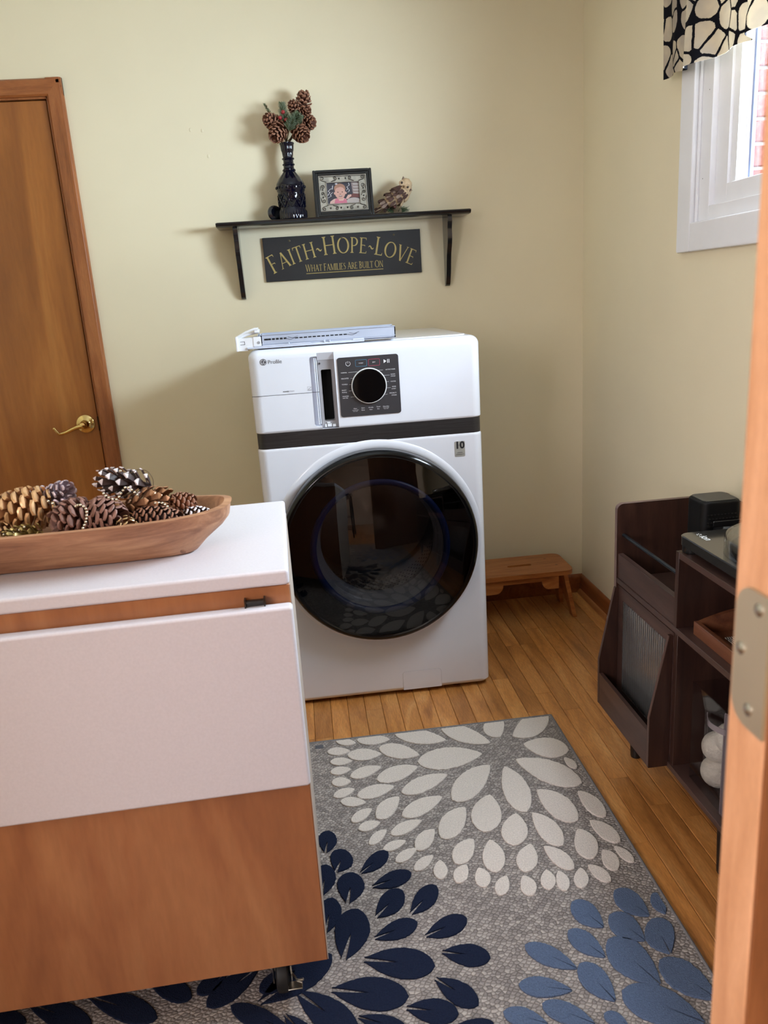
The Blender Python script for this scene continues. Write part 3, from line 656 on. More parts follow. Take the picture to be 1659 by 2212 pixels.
g = gl('S', .54); g.stroke([(.45, .82), (.40, .94), (.27, .985), (.14, .92), (.10, .78), (.16, .64), (.29, .54), (.41, .42), (.45, .27), (.40, .10), (.26, .02), (.12, .06), (.06, .20)], [.03, .04, .05, .06, .09, .11, .125, .125, .10, .07, .05, .04, .03])
g = gl('R', .76); g.stem(.15); g.arc(.28, .74, .25, .235, -90, 90, .12, .045); g.rect(.14, .953, .30, .998); g.rect(.14, .482, .30, .527); g.q((.26, .50), (.40, .50), (.78, .0), (.62, .0))
g = gl('B', .66); g.stem(.15); g.arc(.27, .765, .215, .21, -90, 90, .11, .045); g.arc(.28, .275, .265, .25, -90, 90, .12, .045); g.rect(.14, .953, .28, .998); g.rect(.14, .51, .28, .555); g.rect(.14, .003, .28, .048)
g = gl('U', .86); g.stem(.15, y0=.3, bot=False); g.stem(.72, y0=.3, w=.055, bot=False); g.arc(.435, .31, .285, .29, 180, 360, .10, .05)
g = gl('N', .90); g.stem(.14, w=.055); g.stem(.76, w=.055); g.diag((.74, 0), (.16, 1), .13)
G[' '] = (Glyph(), .34)
def glyph_into(ch, org, ex, ez, size, xs):
    # org (x,z), ex/ez unit vectors in the sign plane; each letter is a part of the sign
    if ch == ' ': return
    m = MB()
    for k, P in enumerate(G[ch][0].P):
        m.add([(org[0]+(ex[0]*p[0]*xs+ez[0]*p[1])*size, -.0129-.00001*k, org[1]+(ex[1]*p[0]*xs+ez[1]*p[1])*size) for p in P], [tuple(range(len(P)))])
    sg.part('letter', m, M_gilt, smooth=False, fixn=False)
def run(s, sizes, cx, base, Rad, track, width):
    xs = width/sum((G[c][1]+track)*z for c, z in zip(s, sizes)); u = -width/2
    for c, z in zip(s, sizes):
        adv = (G[c][1]+track)*z*xs
        if Rad is None: glyph_into(c, (cx+u, base), (1, 0), (0, 1), z, xs)
        else:
            a = (u+adv/2)/Rad; ex = (math.cos(a), -math.sin(a)); ez = (math.sin(a), math.cos(a))
            o = (cx+Rad*math.sin(a)-ex[0]*adv/2, base-Rad+Rad*math.cos(a)-ex[1]*adv/2); glyph_into(c, o, ex, ez, z, xs)
        u += adv
s1 = 'FAITH~HOPE~LOVE'
run(s1, [.0660 if (i == 0 or s1[i-1] == '~') else .0570 for i in range(len(s1))], scx-.002, 1.4905, .62, .03, .556)
s2 = 'WHAT FAMILIES ARE BUILT ON'
run(s2, [.0255 if (i == 0 or s2[i-1] == ' ') else .0235 for i in range(len(s2))], scx+.002, 1.431, None, .02, .300)
sg.part('underline', MB().box(scx-.147, scx+.151, -.0130, -.0125, 1.4225, 1.4248), M_gilt, smooth=False)
for x in (-1.155, -.956, -.755): sg.part('nail', MB().lathe([(.0042, 0), (.004, .0012), (.0022, .002), (0, .0023)], 14, Matrix.Translation((x, -.0125, 1.5465)) @ Matrix.Rotation(R(90), 4, 'X')), mat('dull_nail', (92, 84, 66), .45, .6))

# ------------------------------------------------------------------ blue glass bottle
M_cob = mat('cobalt_glass', (6, 8, 26), .06, var=.1, vs=12, spec=.5)
BX, BY, BZ = -1.1325, -.072, 1.614
bo = Thing('bottle', 'dark cobalt blue moulded glass bottle with ribbed base and ringed neck', 'bottle', (BX, BY, BZ))
n = 64; loops = []
pf = [(.046, 0), (.0515, .003), (.052, .010), (.052, .028), (.049, .034), (.0475, .040), (.0475, .088), (.049, .096), (.0515, .100), (.0515, .122), (.049, .128), (.040, .142), (.029, .155), (.0205, .166), (.0235, .1695), (.0235, .1725), (.0195, .176), (.0185, .184), (.0225, .188), (.0225, .1905), (.0185, .194), (.018, .204), (.0225, .2075), (.0225, .210), (.018, .2135), (.0185, .222), (.0195, .232), (.0215, .236), (.0225, .245), (.0235, .256), (.0258, .259), (.0258, .262), (.0215, .2615), (.018, .255), (.0165, .235)]
mb = MB()
for r, z in pf:
    lp_ = []
    for k in range(n*2):
        a = 2*math.pi*k/(n*2); rr_ = r
        if .004 < z < .032: rr_ += .0014*math.cos(32*a)
        elif .135 < z < .17: rr_ += .001*math.cos(12*a)
        elif .214 < z < .26: rr_ += .0008*math.cos(16*a)
        lp_.append((BX+rr_*math.cos(a), BY+rr_*math.sin(a), BZ+z))
    loops.append(lp_)
mb.loft(loops, cap=False); mb.add([loops[0][i] for i in range(n*2)], [tuple(range(n*2))])
bo.part('glass', mb, M_cob)
orn = MB()
for k in range(20):
    a = 2*math.pi*k/20; orn.sphere((BX+.0515*math.cos(a), BY+.0515*math.sin(a), BZ+.1115), .0052, sub=1, sq=(1, 1, 1.2))
for k in range(10):
    a0 = 2*math.pi*k/10
    for sgn in (1, -1):
        orn.tube([(BX+.0488*math.cos(a0+sgn*.31*t), BY+.0488*math.sin(a0+sgn*.31*t), BZ+.042+.046*(t+1)/2) for t in [i/5-1 for i in range(11)]], .0026, 6)
    for z, r_ in ((.064, .0065), (.046, .0045), (.084, .0045)):
        a = a0+(.314 if z == .064 else 0); orn.sphere((BX+.0475*math.cos(a), BY+.0475*math.sin(a), BZ+z), r_, sub=1)
bo.part('moulded_relief', orn, M_cob)
st = MB(); Mst = Matrix.Translation((-1.1985, -.062, BZ+.0325)) @ Matrix.Rotation(R(25), 4, 'Z') @ Matrix.Rotation(R(78), 4, 'X')
st.lathe([(0, -.009), (.012, -.0095), (.022, -.008), (.0275, -.004), (.0285, 0), (.0275, .004), (.022, .008), (.018, .0095), (.017, .007), (.010, .0055), (0, .006)], 32, Mst)
so = solo('bottle_stopper', st, mat('dark_glass', (12, 13, 22), .12, coat=.5), 'round dark glass stopper leaning against the foot of the blue bottle', 'stopper', loc=(-1.1985, -.062, BZ))
zmin = min((so.matrix_world @ v.co).z for v in so.data.vertices) if False else min(v.co.z for v in so.data.vertices)
so.location.z -= zmin

# bouquet in the bottle
def _tr(m, M):
    m.v = [tuple(M @ Vector(p)) for p in m.v]; return m
def pick(pos, d, L, Rm, n, seed, label, mats=(M_cone, M_conet), sl=.5, sw=.5, lo=-14, hi=60):
    d = Vector(d).normalized(); base = Vector(pos)-d*L*.5
    t = Thing('pine_cone_pick', label, 'pine cone', tuple(base), local=True, group='pine cones in the blue bottle')
    t.part('cone', _tr(pinecone(n, L, Rm, Rm*sl*1.9, Rm*sw*1.05, lo, hi, seed, .33, .30), axis_m((0,0,0), d)), list(mats))
    mouth = Vector((BX+random.uniform(-.008, .008), BY+random.uniform(-.008, .008), BZ+.200))-base
    mid = mouth*.62+Vector((0, 0, .014)); lip = Vector((mouth.x*.9, mouth.y*.9, BZ+.262-base.z))
    t.part('stem', MB().tube([(0,0,0), tuple(mid*.45+Vector((0,0,.004))), tuple(lip), tuple(mouth)], .0017, 6), M_wire)
    return t
random.seed(5)
pick((-1.060, -.080, 2.008), (.10, -.25, .95), .058, .0300, 44, 1, 'topmost brown pine cone standing up out of the blue bottle')
pick((-1.091, -.075, 1.988), (-.5, -.55, .6), .048, .026, 40, 2, 'brown pine cone behind the evergreen tuft, second highest in the blue bottle')
pick((-1.056, -.062, 1.942), (.75, -.5, -.1), .058, .032, 46, 3, 'brown pine cone at the right edge of the bouquet in the blue bottle')
pick((-1.080, -.098, 1.901), (.45, -.7, -.55), .058, .033, 48, 4, 'brown pine cone drooping over the right side of the bottle mouth')
pick((-1.160, -.098, 1.908), (-.45, -.65, -.65), .062, .035, 50, 5, 'largest brown pine cone drooping over the left side of the bottle mouth')
pick((-1.177, -.078, 1.947), (-.7, -.45, .35), .054, .030, 46, 6, 'brown pine cone at the left edge of the bouquet in the blue bottle')
pick((-1.060, -.070, 1.974), (.4, -.6, .2), .046, .025, 38, 7, 'small brown pine cone just below the topmost one in the bouquet')
def sprig(base, tip, n, nl, spread, label, mats, name='evergreen_sprig', dense=1.0, seed=3, mouth=True):
    rnd = random.Random(seed); base = Vector(base); tip = Vector(tip); ax = tip-base
    t = Thing(name, label, 'greenery', tuple(base), local=True); m = MB(); d = ax.normalized()
    a = d.orthogonal().normalized(); b = d.cross(a)
    for i in range(n):
        f = (i+.5)/n; p = ax*(.12+.88*f); an = i*2.4; l = nl*(1.05-.45*f)*rnd.uniform(.8, 1.15)
        v = (d*(1-spread*.5)+(a*math.cos(an)+b*math.sin(an))*spread).normalized()
        e = p+v*l; m.tube([p, p+v*l*.6, e], [.0011, .0010, .0004], 4, rnd.randrange(len(mats)))
    t.part('needles', m, list(mats))
    pts = [tuple(ax), (0,0,0)]
    if mouth: pts += [tuple(Vector((BX, BY, BZ+.262))-base), tuple(Vector((BX, BY, BZ+.205))-base)]
    t.part('stem', MB().tube(pts, .0013, 6), M_wire); return t
sprig((-1.130, -.090, 1.925), (-1.137, -.094, 2.000), 190, .026, .75, 'upright pale green evergreen sprig at the middle of the bouquet', (M_green, M_green2), seed=1)
sprig((-1.118, -.098, 1.925), (-1.082, -.112, 1.958), 240, .032, .95, 'round frosted green evergreen tuft in front of the bouquet', (M_green2, M_green), seed=2)
sprig((-1.122, -.105, 1.905), (-1.108, -.118, 1.945), 200, .026, .9, 'dark green evergreen tuft low at the bottle mouth', (M_green, M_green2), seed=8)
sprig((-1.165, -.070, 1.945), (-1.199, -.074, 2.006), 60, .012, .6, 'thin bare evergreen twig sticking out left of the bouquet', (M_green, M_wire), name='evergreen_twig', seed=4)
lf_ = solo('leaf', MB().sphere((0, 0, 0), .012, sub=2, sq=(.75, .12, 1), M=Matrix.Rotation(R(25), 4, 'Y')), M_green2, 'small pale frosted leaf under the evergreen tuft in the bouquet', 'leaf', loc=(-1.1085, -.104, 1.931))
bt = Thing('berry_sprig', 'three red berries on a twig among the evergreen in the bottle', 'berries', (BX, BY, BZ+.205), local=True)
for (x, z) in ((-1.1362, 1.971), (-1.148, 1.9531), (-1.1274, 1.946)):
    p = Vector((x-BX, -.104-BY, z-BZ-.205)); bt.part('berry', MB().sphere(p, .0075, sub=2), M_berry)
    bt.part('stem', MB().tube([tuple(p), tuple(p*.5+Vector((0, .005, .015))), (0, 0, .057), (0, 0, 0)], .0010, 5), M_wire)

# ------------------------------------------------------------------ picture frame
pf_ = Thing('picture_frame', 'black picture frame with silver scrollwork around a toddler photograph', 'picture frame', (-.9425, -.094, 1.614))
tilt = R(-7)
FM = Matrix.Translation((-.9425, -.106, 1.614)) @ Matrix.Rotation(tilt, 4, 'X')   # local: x across, z up, y depth (front = -y)
FW, FH = .1075, .163
def fring(m, x, z0, z1, wd, y0, y1, r=.0015, mi=0):
    m.rbox(-x, -x+wd, y0, y1, z0, z1, r, 2, mi, FM); m.rbox(x-wd, x, y0, y1, z0, z1, r, 2, mi, FM)
    m.rbox(-x+wd-.0003, x-wd+.0003, y0, y1, z0, z0+wd, r, 2, mi, FM); m.rbox(-x+wd-.0003, x-wd+.0003, y0, y1, z1-wd, z1, r, 2, mi, FM); return m
fm = fring(MB(), FW, 0, FH, .010, -.008, .012, .0025); fring(fm, FW-.008, .008, FH-.008, .0105, -.004, .010, .003)
pf_.part('outer_frame', fm, M_black)
pf_.part('backing', MB().box(-FW+.006, FW-.006, .008, .011, .006, FH-.006, 0, FM), M_black)
M_pew = mat('pewter', (150, 146, 138), .38, .8, var=.15, vs=60)
IX, IZ0, IZ1 = .0880, .0190, .1450
pw = fring(MB(), IX, IZ0, IZ1, .0040, -.002, .008, .0012); fring(pw, .0620, .0435, .1215, .0028, -.0015, .008, .0008)
inn = pf_.part('silver_frame', pw, M_pew)
pf_.part('panel', MB().box(-IX+.002, IX-.002, .004, .007, IZ0+.002, .0445, 0, FM).box(-IX+.002, IX-.002, .004, .007, .1205, IZ1-.002, 0, FM).box(-IX+.002, -.0612, .004, .007, .044, .121, 0, FM).box(.0612, IX-.002, .004, .007, .044, .121, 0, FM), mat('bright_pewter', (176, 172, 162), .34, .7, var=.25, vs=50), parent=inn)
scr = MB()
def scroll(cx, cz, s, fx, fz, vert=False):
    pts = []
    for k in range(26):
        a = k*.32; r = s*(.18+.82*(1-k/25)); pts.append((r*math.cos(a)-s*.2, r*math.sin(a)))
    tail = [(pts[0][0]+s*.1*j, pts[0][1]-s*.42*j+s*.02*j*j) for j in range(7, 0, -1)]
    P = tail+pts
    P = [(p[1], p[0]) if vert else p for p in P]
    scr.tube([tuple(FM @ Vector((cx+fx*p[0], .0015, cz+fz*p[1]))) for p in P], .0011, 5)
for fx in (1, -1):
    scroll(fx*.073, .0315, .0075, fx, 1, True); scroll(fx*.028, .0315, .0070, -fx, 1, True); scroll(fx*.073, .1335, .0075, fx, -1, True); scroll(fx*.028, .1335, .0070, -fx, -1, True)
    scroll(fx*.0745, .058, .0075, fx, -1); scroll(fx*.0745, .106, .0075, fx, 1); scroll(fx*.0745, .083, .006, -fx, 1)
for (x, z) in ((-.012, .0315), (.012, .0315), (-.012, .1335), (.012, .1335), (.0745, .07), (-.0745, .07), (.0745, .097), (-.0745, .097), (.05, .0315), (-.05, .0315)):
    scr.sphere(tuple(FM @ Vector((x, .002, z))), .0036, sub=1)
pf_.part('scrollwork', scr, mat('tarnished_scroll', (66, 62, 58), .4, .6), parent=inn)
# the photograph itself: flat printed shapes
cols = [(54, 52, 62), (188, 186, 190), (196, 152, 140), (158, 116, 98), (196, 112, 132), (138, 122, 120), (172, 162, 158), (104, 62, 60), (52, 40, 42), (206, 168, 158)]
pm_ = [mat('photo_print_%d' % i, c, .3, var=.05, vs=40) for i, c in enumerate(cols)]
ph = MB(); PX, PZA, PZB = .0598, .0458, .1192
lay = [0]
def shape(pts, mi): # photo coords u 0..1 (left-right), v 0..1 (up)
    lay[0] += 1; y = .0050-.00004*lay[0]
    ph.add([FM @ Vector((-PX+2*PX*min(1, max(0, u)), y, PZA+(PZB-PZA)*min(1, max(0, v)))) for u, v in pts], [tuple(range(len(pts)))], mi)
def ell(cx, cy, rx, ry, mi, n=24, rot=0): shape([(cx+rx*math.cos(a+rot), cy+ry*math.sin(a+rot)) for a in [2*math.pi*k/n for k in range(n)]], mi)
shape([(0,0), (1,0), (1,1), (0,1)], 0)
shape([(.80, .30), (1, .30), (1, 1), (.76, 1)], 5)
for k in range(4): shape([(.82, .45+.14*k), (1, .44+.14*k), (1, .52+.14*k), (.80, .53+.14*k)], 6)
for pts in ([(.02, .42), (.09, .56), (.04, .62), (.13, .74), (.17, .70), (.19, .88)], [(.02, .30), (.12, .38), (.10, .46), (.18, .56)], [(.60, .62), (.66, .70), (.62, .78), (.70, .86), (.68, .98)], [(.63, .52), (.69, .58), (.68, .66)]):
    for i in range(len(pts)-1):
        (a, b), (c, d) = pts[i], pts[i+1]; shape([(a-.012, b), (a+.012, b), (c+.012, d), (c-.012, d)], 1)
shape([(.72, .28), (1, .25), (1, .42), (.80, .46), (.72, .38)], 7)
ell(.80, .10, .22, .16, 6)
shape([(.06, 0), (.08, .12), (.20, .24), (.34, .27), (.50, .27), (.58, .20), (.60, 0)], 9)
shape([(.20, 0), (.24, .22), (.32, .26), (.36, .14), (.48, .14), (.52, .24), (.58, .18), (.60, 0)], 4)
shape([(.56, .22), (.64, .40), (.74, .42), (.74, .34), (.62, .20)], 9)
shape([(.33, .20), (.47, .20), (.47, .34), (.33, .34)], 2)
ell(.40, .72, .175, .24, 3); ell(.40, .52, .160, .30, 2, 28); ell(.575, .50, .03, .06, 2); ell(.235, .50, .025, .06, 2)
shape([(.25, .70), (.30, .86), (.44, .92), (.55, .80), (.56, .62), (.52, .74), (.42, .80), (.32, .76)], 3)
ell(.335, .55, .020, .022, 8, 12); ell(.470, .55, .020, .022, 8, 12); ell(.405, .455, .028, .025, 3, 12); ell(.405, .36, .055, .030, 7, 16); ell(.405, .372, .042, .014, 1, 12)
ell(.30, .95, .04, .04, 1, 12)
pf_.part('photograph', ph, pm_, smooth=False, fixn=False, label='small printed photograph of a smiling toddler in pink')
pf_.part('easel_back', MB().box(-.02, .02, .011, .014, .03, .11, 0, FM).box(-.018, .018, .012, .05, .012, .015, 0, Matrix.Translation((-.9425, -.094, 1.604))), M_black)

# ------------------------------------------------------------------ owl figurine
M_owlb = mat('owl_dark_bark', (76, 50, 42), .75, var=.35, vs=70); M_owlc = mat('owl_cream', (206, 178, 144), .8, var=.15, vs=70, bs_=(220, .6, .003)); M_owlg = mat('owl_greybrown', (140, 118, 104), .75, var=.25, vs=70)
ow = Thing('owl_figurine', 'small brown and cream feathered owl figurine on a green sprig', 'figurine', (-.744, -.068, 1.614))
OY = -.066
sp = [(-.826, OY+.012, 1.628, .004, .006), (-.808, OY+.010, 1.639, .013, .009), (-.782, OY+.006, 1.655, .022, .017), (-.756, OY, 1.667, .031, .026), (-.734, OY-.003, 1.677, .036, .031), (-.718, OY-.006, 1.690, .035, .031), (-.709, OY-.008, 1.703, .030, .028), (-.708, OY-.010, 1.716, .029, .027), (-.712, OY-.009, 1.727, .023, .022), (-.715, OY-.008, 1.734, .011, .011)]
loops = []
for i, (x, y, z, a, b) in enumerate(sp):
    p = Vector((x, y, z)); q = Vector(sp[min(i+1, len(sp)-1)][:3])-Vector(sp[max(i-1, 0)][:3]); q.normalize(); e1 = Vector((0, 1, 0)); e2 = q.cross(e1).normalized()
    loops.append([tuple(p+e1*b*math.cos(2*math.pi*k/20)+e2*a*math.sin(2*math.pi*k/20)*(.82)) for k in range(20)])
ow.part('body', MB().loft(loops), M_owlc)
fe = MB(); rnd = random.Random(3)
def feather(p, d, up, l, w_, mi):
    d = Vector(d).normalized(); up = Vector(up).normalized(); s = d.cross(up).normalized(); p = Vector(p)
    vs = []
    for u, hw in ((0, .5), (.5, 1), (.85, .75), (1, .15)):
        c = p+d*l*u+up*(l*.10*math.sin(u*2)); vs += [c+s*w_/2*hw, c-s*w_/2*hw, c+s*w_/2*hw-up*.0012, c-s*w_/2*hw-up*.0012]
    fs = []
    for k in range(3):
        b = 4*k; fs += [(b, b+1, b+5, b+4), (b+2, b+6, b+7, b+3), (b, b+4, b+6, b+2), (b+1, b+3, b+7, b+5)]
    fs += [(0, 2, 3, 1), (12, 13, 15, 14)]
    fe.add(vs, fs, mi)
tail = (Vector(sp[0][:3])-Vector(sp[5][:3])).normalized()
for i in range(2, 7):
    x, y, z, a, b = sp[i]; q = (Vector(sp[i+1][:3])-Vector(sp[i-1][:3])).normalized(); e1 = Vector((0, 1, 0)); e2 = q.cross(e1).normalized()
    for k in range(20):
        th = 2*math.pi*k/20+rnd.uniform(-.1, .1)
        nrm = (e1*math.cos(th)+e2*math.sin(th)*.82).normalized(); pos = Vector((x, y, z))+e1*b*math.cos(th)+e2*a*.82*math.sin(th)
        # e2 points up/back for +: wings and back dark, belly pale
        isb = nrm.z > -.52 or i <= 3
        if i >= 6 and nrm.z > -.2 and nrm.y < .2 and nrm.x > -.5: continue
        feather(pos+nrm*.001, tail+nrm*.18+Vector((rnd.uniform(-.15, .15), rnd.uniform(-.15, .15), rnd.uniform(-.1, .1))), nrm, rnd.uniform(.018, .028), rnd.uniform(.009, .013), (0 if rnd.random() < .8 else 2) if isb else 1)
for k in range(9): feather(Vector(sp[1][:3])+Vector((rnd.uniform(-.004, .012), -.008+rnd.uniform(-.004, .008), rnd.uniform(-.006, .010))), tail+Vector((0, 0, rnd.uniform(-.15, .15))), (0, -.6, .8), .030, .008, 0)
ow.part('feathers', fe, [M_owlb, M_owlc, M_owlg], smooth=False)
fc = Vector((-.7085, OY-.012, 1.713))
for (x, z, s_) in ((-.7260, 1.7185, .0105), (-.7060, 1.7035, .0120)):
    e = fc+(Vector((x, OY-.034, z))-fc).normalized()*.0285
    disc = ow.part('face_disc', MB().sphere(e+Vector((0, .002, 0)), s_, sub=2, sq=(1, .45, 1)), M_owlc)
    ow.part('eye', MB().sphere(e+Vector((0, -.0045, 0)), .0044, sub=2), mat('owl_eye', (40, 18, 12), .1, coat=1), parent=disc)
ow.part('beak', MB().lathe([(.0035, 0), (.0025, .006), (0, .010)], 10, axis_m((-.7200, OY-.038, 1.706), (-.1, -.5, -.8))), mat('beak', (112, 84, 54), .5))
for (x, z) in ((-.716, 1.738), (-.690, 1.716)): ow.part('ear_tuft', MB().lathe([(.0065, 0), (.004, .006), (0, .012)], 8, axis_m((x, OY-.012, z-.006), (x+.705, -.1, .9))), M_owlg)
gm = MB(); rnd = random.Random(9)
for k in range(150):
    a = rnd.uniform(0, 6.283); r0 = rnd.uniform(0, .022); p = Vector((-.744+r0*1.3*math.cos(a), OY-.004+.5*r0*math.sin(a), 1.620+rnd.uniform(0, .012))); v = Vector((math.cos(a)*1.5, .6*math.sin(a)-.3, rnd.uniform(-.05, .6))).normalized()
    l = rnd.uniform(.016, .028); e = p+v*l; e.z = max(e.z, 1.6152)
    gm.tube([p, e], [.0008, .0003], 4, rnd.randrange(2))
ow.part('sprig', gm, [mat('deep_green', (58, 84, 62), .6, var=.2), M_green])
ow.part('cone_bud', MB().sphere((-.757, OY-.030, 1.637), .0065, sub=2), mat('bud_brown', (70, 34, 30), .5))
ow.part('foot', MB().rbox(-.760, -.728, OY-.014, OY+.014, 1.614, 1.642, .003, 2), M_wire)
# ------------------------------------------------------------------ drop-leaf cart
M_lam = mat('white_laminate', (211, 206, 211), .42, var=.03, vs=220)
M_maple = wood('cart_maple', (138, 84, 50), (160, 102, 62), (178, 122, 78), (4, 4, .7), 1.6, .42, .1, fine=.1)
CR = R(1.4); CO = (-1.208, -1.9466, 0)
ct = Thing('kitchen_cart', 'white-topped drop-leaf kitchen cart with maple body beside the washer', 'cart', CO, CR, local=True)
CW, CD = 1.02, .468
ct.part('top', MB().rbox(-CW, 0, 0, CD, .878, .905, .006, 3), M_lam)
leaf_o = ct.part('drop_leaf', MB().rbox(-CW, .0015, -.024, .002, .514, .849, .006, 3), M_lam)
ct.part('body', MB().rbox(-CW+.004, -.0005, .005, CD-.006, .113, .878, .0015, 1), M_maple)
ct.part('edge_strip', MB().box(-.0006, .0008, .006, CD-.008, .114, .877), mat('pale_edge', (176, 162, 150), .5))
hg = MB().rbox(-.074, -.044, -.004, .006, .842, .858, .0015, 1).box(-.076, -.0735, -.010, .004, .842, .8625).box(-.0445, -.042, -.010, .004, .842, .8625).tube([(-.074, -.006, .857), (-.044, -.006, .857)], .0022, 8)
ct.part('leaf_hinge', hg, mat('dark_steel', (70, 68, 66), .3, .9))
for (x, y) in ((-.092, .058), (-CW+.10, .058), (-.092, CD-.06), (-CW+.10, CD-.06)):
    z0 = .0125
    cs = ct.part('caster', MB().rbox(x-.03, x+.03, y-.03, y+.03, .107, .113, .002, 1).lathe([(.012, .098), (.014, .107)], 16, Matrix.Translation((x, y, 0))).box(x-.019, x-.0165, y-.018, y+.018, z0+.03, .10).box(x+.0165, x+.019, y-.018, y+.018, z0+.03, .10).box(x-.019, x+.019, y-.018, y+.018, .096, .100), M_steel)
    Mw = Matrix.Translation((x-.0125, y, z0+.036)) @ Matrix.Rotation(R(90), 4, 'Y')
    ct.part('wheel', MB().lathe([(.030, 0), (.035, .003), (.036, .008), (.036, .017), (.035, .022), (.030, .025)], 32, Mw), mat('caster_rubber', (22, 21, 20), .6), parent=cs)
    ct.part('brake_pedal', MB().tube([(x+.016, y-.006, .052), (x+.028, y-.026, .050), (x+.040, y-.030, .054)], .0028, 8).rbox(x+.010, x+.038, y-.046, y-.026, .046, .050, .001, 1), M_steel, parent=cs)
CMx = Matrix.Translation(CO) @ Matrix.Rotation(CR, 4, 'Z')

# ------------------------------------------------------------------ dough bowl
M_bowl = wood('acacia_bowl', (140, 94, 66), (176, 126, 92), (200, 152, 114), (1.3, 11, 11), 3.0, .5, .05, fine=.15)
BC = (-1.640, -1.788, .905)
bl = Thing('dough_bowl', 'long carved wooden dough bowl full of pine cones on the cart', 'bowl', BC, R(.5), local=True)
def sup(a, b, z, e, n=64, tap=.0):
    L = []
    for k in range(n):
        t = 2*math.pi*k/n; c, s = math.cos(t), math.sin(t)
        L.append((a*math.copysign(abs(c)**(2/e), c), b*math.copysign(abs(s)**(2/e), s), z(math.copysign(abs(c)**(2/e), c)) if callable(z) else z))
    return L
rimz = lambda u: .079+.006*abs(u)**6
loops = [sup(.262, .040, .0005, 3.4), sup(.270, .046, .004, 3.4), sup(.290, .062, .024, 3.2), sup(.320, .082, .048, 3.0), sup(.332, .094, .062, 2.9), sup(.336, .099, lambda u: rimz(u)-.004, 2.9), sup(.338, .101, rimz, 2.9), sup(.325, .0905, lambda u: rimz(u)+.001, 2.9), sup(.318, .0855, lambda u: rimz(u)-.004, 2.9), sup(.300, .072, .052, 2.9), sup(.280, .056, .026, 3.0), sup(.258, .038, .013, 3.0)]
bl.part('shell', MB().loft(loops), M_bowl)
kn = MB().lathe([(.0052, 0), (.0046, .0007), (0, .0009)], 18, Matrix.Translation((.250, -.0515, .0135)) @ Matrix.Rotation(R(118), 4, 'X'))
bl.part('knot', kn, wood('knot_brown', (110, 72, 50), (128, 86, 62), (146, 100, 72), (1, 1, 1), 60))
# pine cones lying in the bowl: position, axis, size
def bowl_cone(pos, d, L, Rm, n, mats, label, seed, sl=.62, sw=.62, lo=-12, hi=60, th=.16, belly=.33, tipw=.40):
    d = Vector(d).normalized(); o = Vector(pos)-d*L*.5
    m = _tr(pinecone(n, L, Rm, Rm*sl*1.12, Rm*sw*.92, lo, hi, seed, belly, th*1.25, tipw), axis_m((0,0,0), d, seed))
    return tag(link('pine_cone', m.mesh('pine_cone', list(mats)), None, tuple(o)), label, 'pine cone', 'pine cones in the dough bowl')
Bp = lambda x, y, z: (x, y, z)
bowl_cone((-1.484, -1.770, 1.034), (-.86, -.18, .26), .092, .032, 40, (M_coned, M_frost), 'dark spiky pine cone with frosted white tips sticking up highest from the bowl', 1, 1.02, .44, 26, 66, .20, .33, .08)
bowl_cone((-1.566, -1.815, .992), (-.78, -.55, -.05), .066, .036, 46, (M_conem, M_conemt), 'broad open brown pine cone facing left at the middle of the bowl', 2, .86, .70, 0, 50)
bowl_cone((-1.517, -1.812, .988), (.80, -.45, -.05), .070, .037, 64, (M_conem, M_conemt), 'rounded brown pine cone with tight scales facing right at the middle of the bowl', 3, .55, .66, 20, 66)
bowl_cone((-1.655, -1.785, 1.006), (-.9, -.35, .05), .100, .042, 64, (M_gold, M_goldt), 'large golden tan pine cone at the left end of the bowl', 4, .62, .70, 0, 58)
bowl_cone((-1.602, -1.765, 1.020), (.6, -.35, .42), .062, .027, 44, (M_silv, M_silvt), 'silvery mauve pine cone behind the golden one', 5, .7, .52, 6, 60, .24)
bowl_cone((-1.632, -1.745, 1.012), (-.7, .1, .45), .050, .024, 40, (M_silv, M_silvt), 'small silvery mauve pine cone at the back of the bowl', 6, .7, .5, 6, 60, .24)
bowl_cone((-1.694, -1.822, .973), (-.6, -.7, -.1), .050, .027, 46, (M_bronze, M_goldt), 'small pale tan pine cone at the left edge of the picture against the bowl rim', 7, .55, .6, 15, 62)
bowl_cone((-1.648, -1.832, .972), (-.75, -.5, .12), .062, .022, 36, (mat('cone_olive_gold', (142, 118, 62), .36, .4, var=.25), mat('cone_olive_tip', (196, 174, 110), .3, .5)), 'olive gold pine cone with pointed scales in front of the large golden one', 8, .95, .42, 22, 66, .2, .33, .1)
bowl_cone((-1.451, -1.785, .998), (.86, -.2, .18), .092, .033, 46, (M_bronze, M_bronzet), 'bronze leafy open pine cone right of the rounded brown ones', 9, 1.05, .44, 30, 68, .14, .33, .12)
bowl_cone((-1.428, -1.818, .976), (.93, -.32, .02), .096, .025, 90, (M_coned, M_conet), 'long dark glossy pine cone lying along the front rim of the bowl', 10, .5, .58, 22, 62)
bowl_cone((-1.390, -1.782, .990), (.88, -.1, .10), .054, .023, 66, (M_rust, M_conet), 'rust brown pine cone behind the long dark one', 11, .5, .58, 22, 62)
bowl_cone((-1.362, -1.800, .968), (.92, -.30, .02), .060, .021, 52, (M_coned, M_frost), 'dark pine cone with silver tips at the right end of the bowl', 12, .55, .55, 22, 62, .24)
bowl_cone((-1.478, -1.838, .974), (.5, -.75, -.22), .042, .020, 30, (M_bronze, mat('cone_pale_gold', (226, 190, 140), .25, .5)), 'small shiny gold pine cone against the front rim below the bronze one', 13, .95, .5, 26, 66)
bowl_cone((-1.588, -1.845, .958), (-.4, -.8, .1), .040, .018, 36, (M_coned, M_silvt), 'small dark pine cone low against the front rim near the broad brown one', 14, .6, .5, 15, 60)
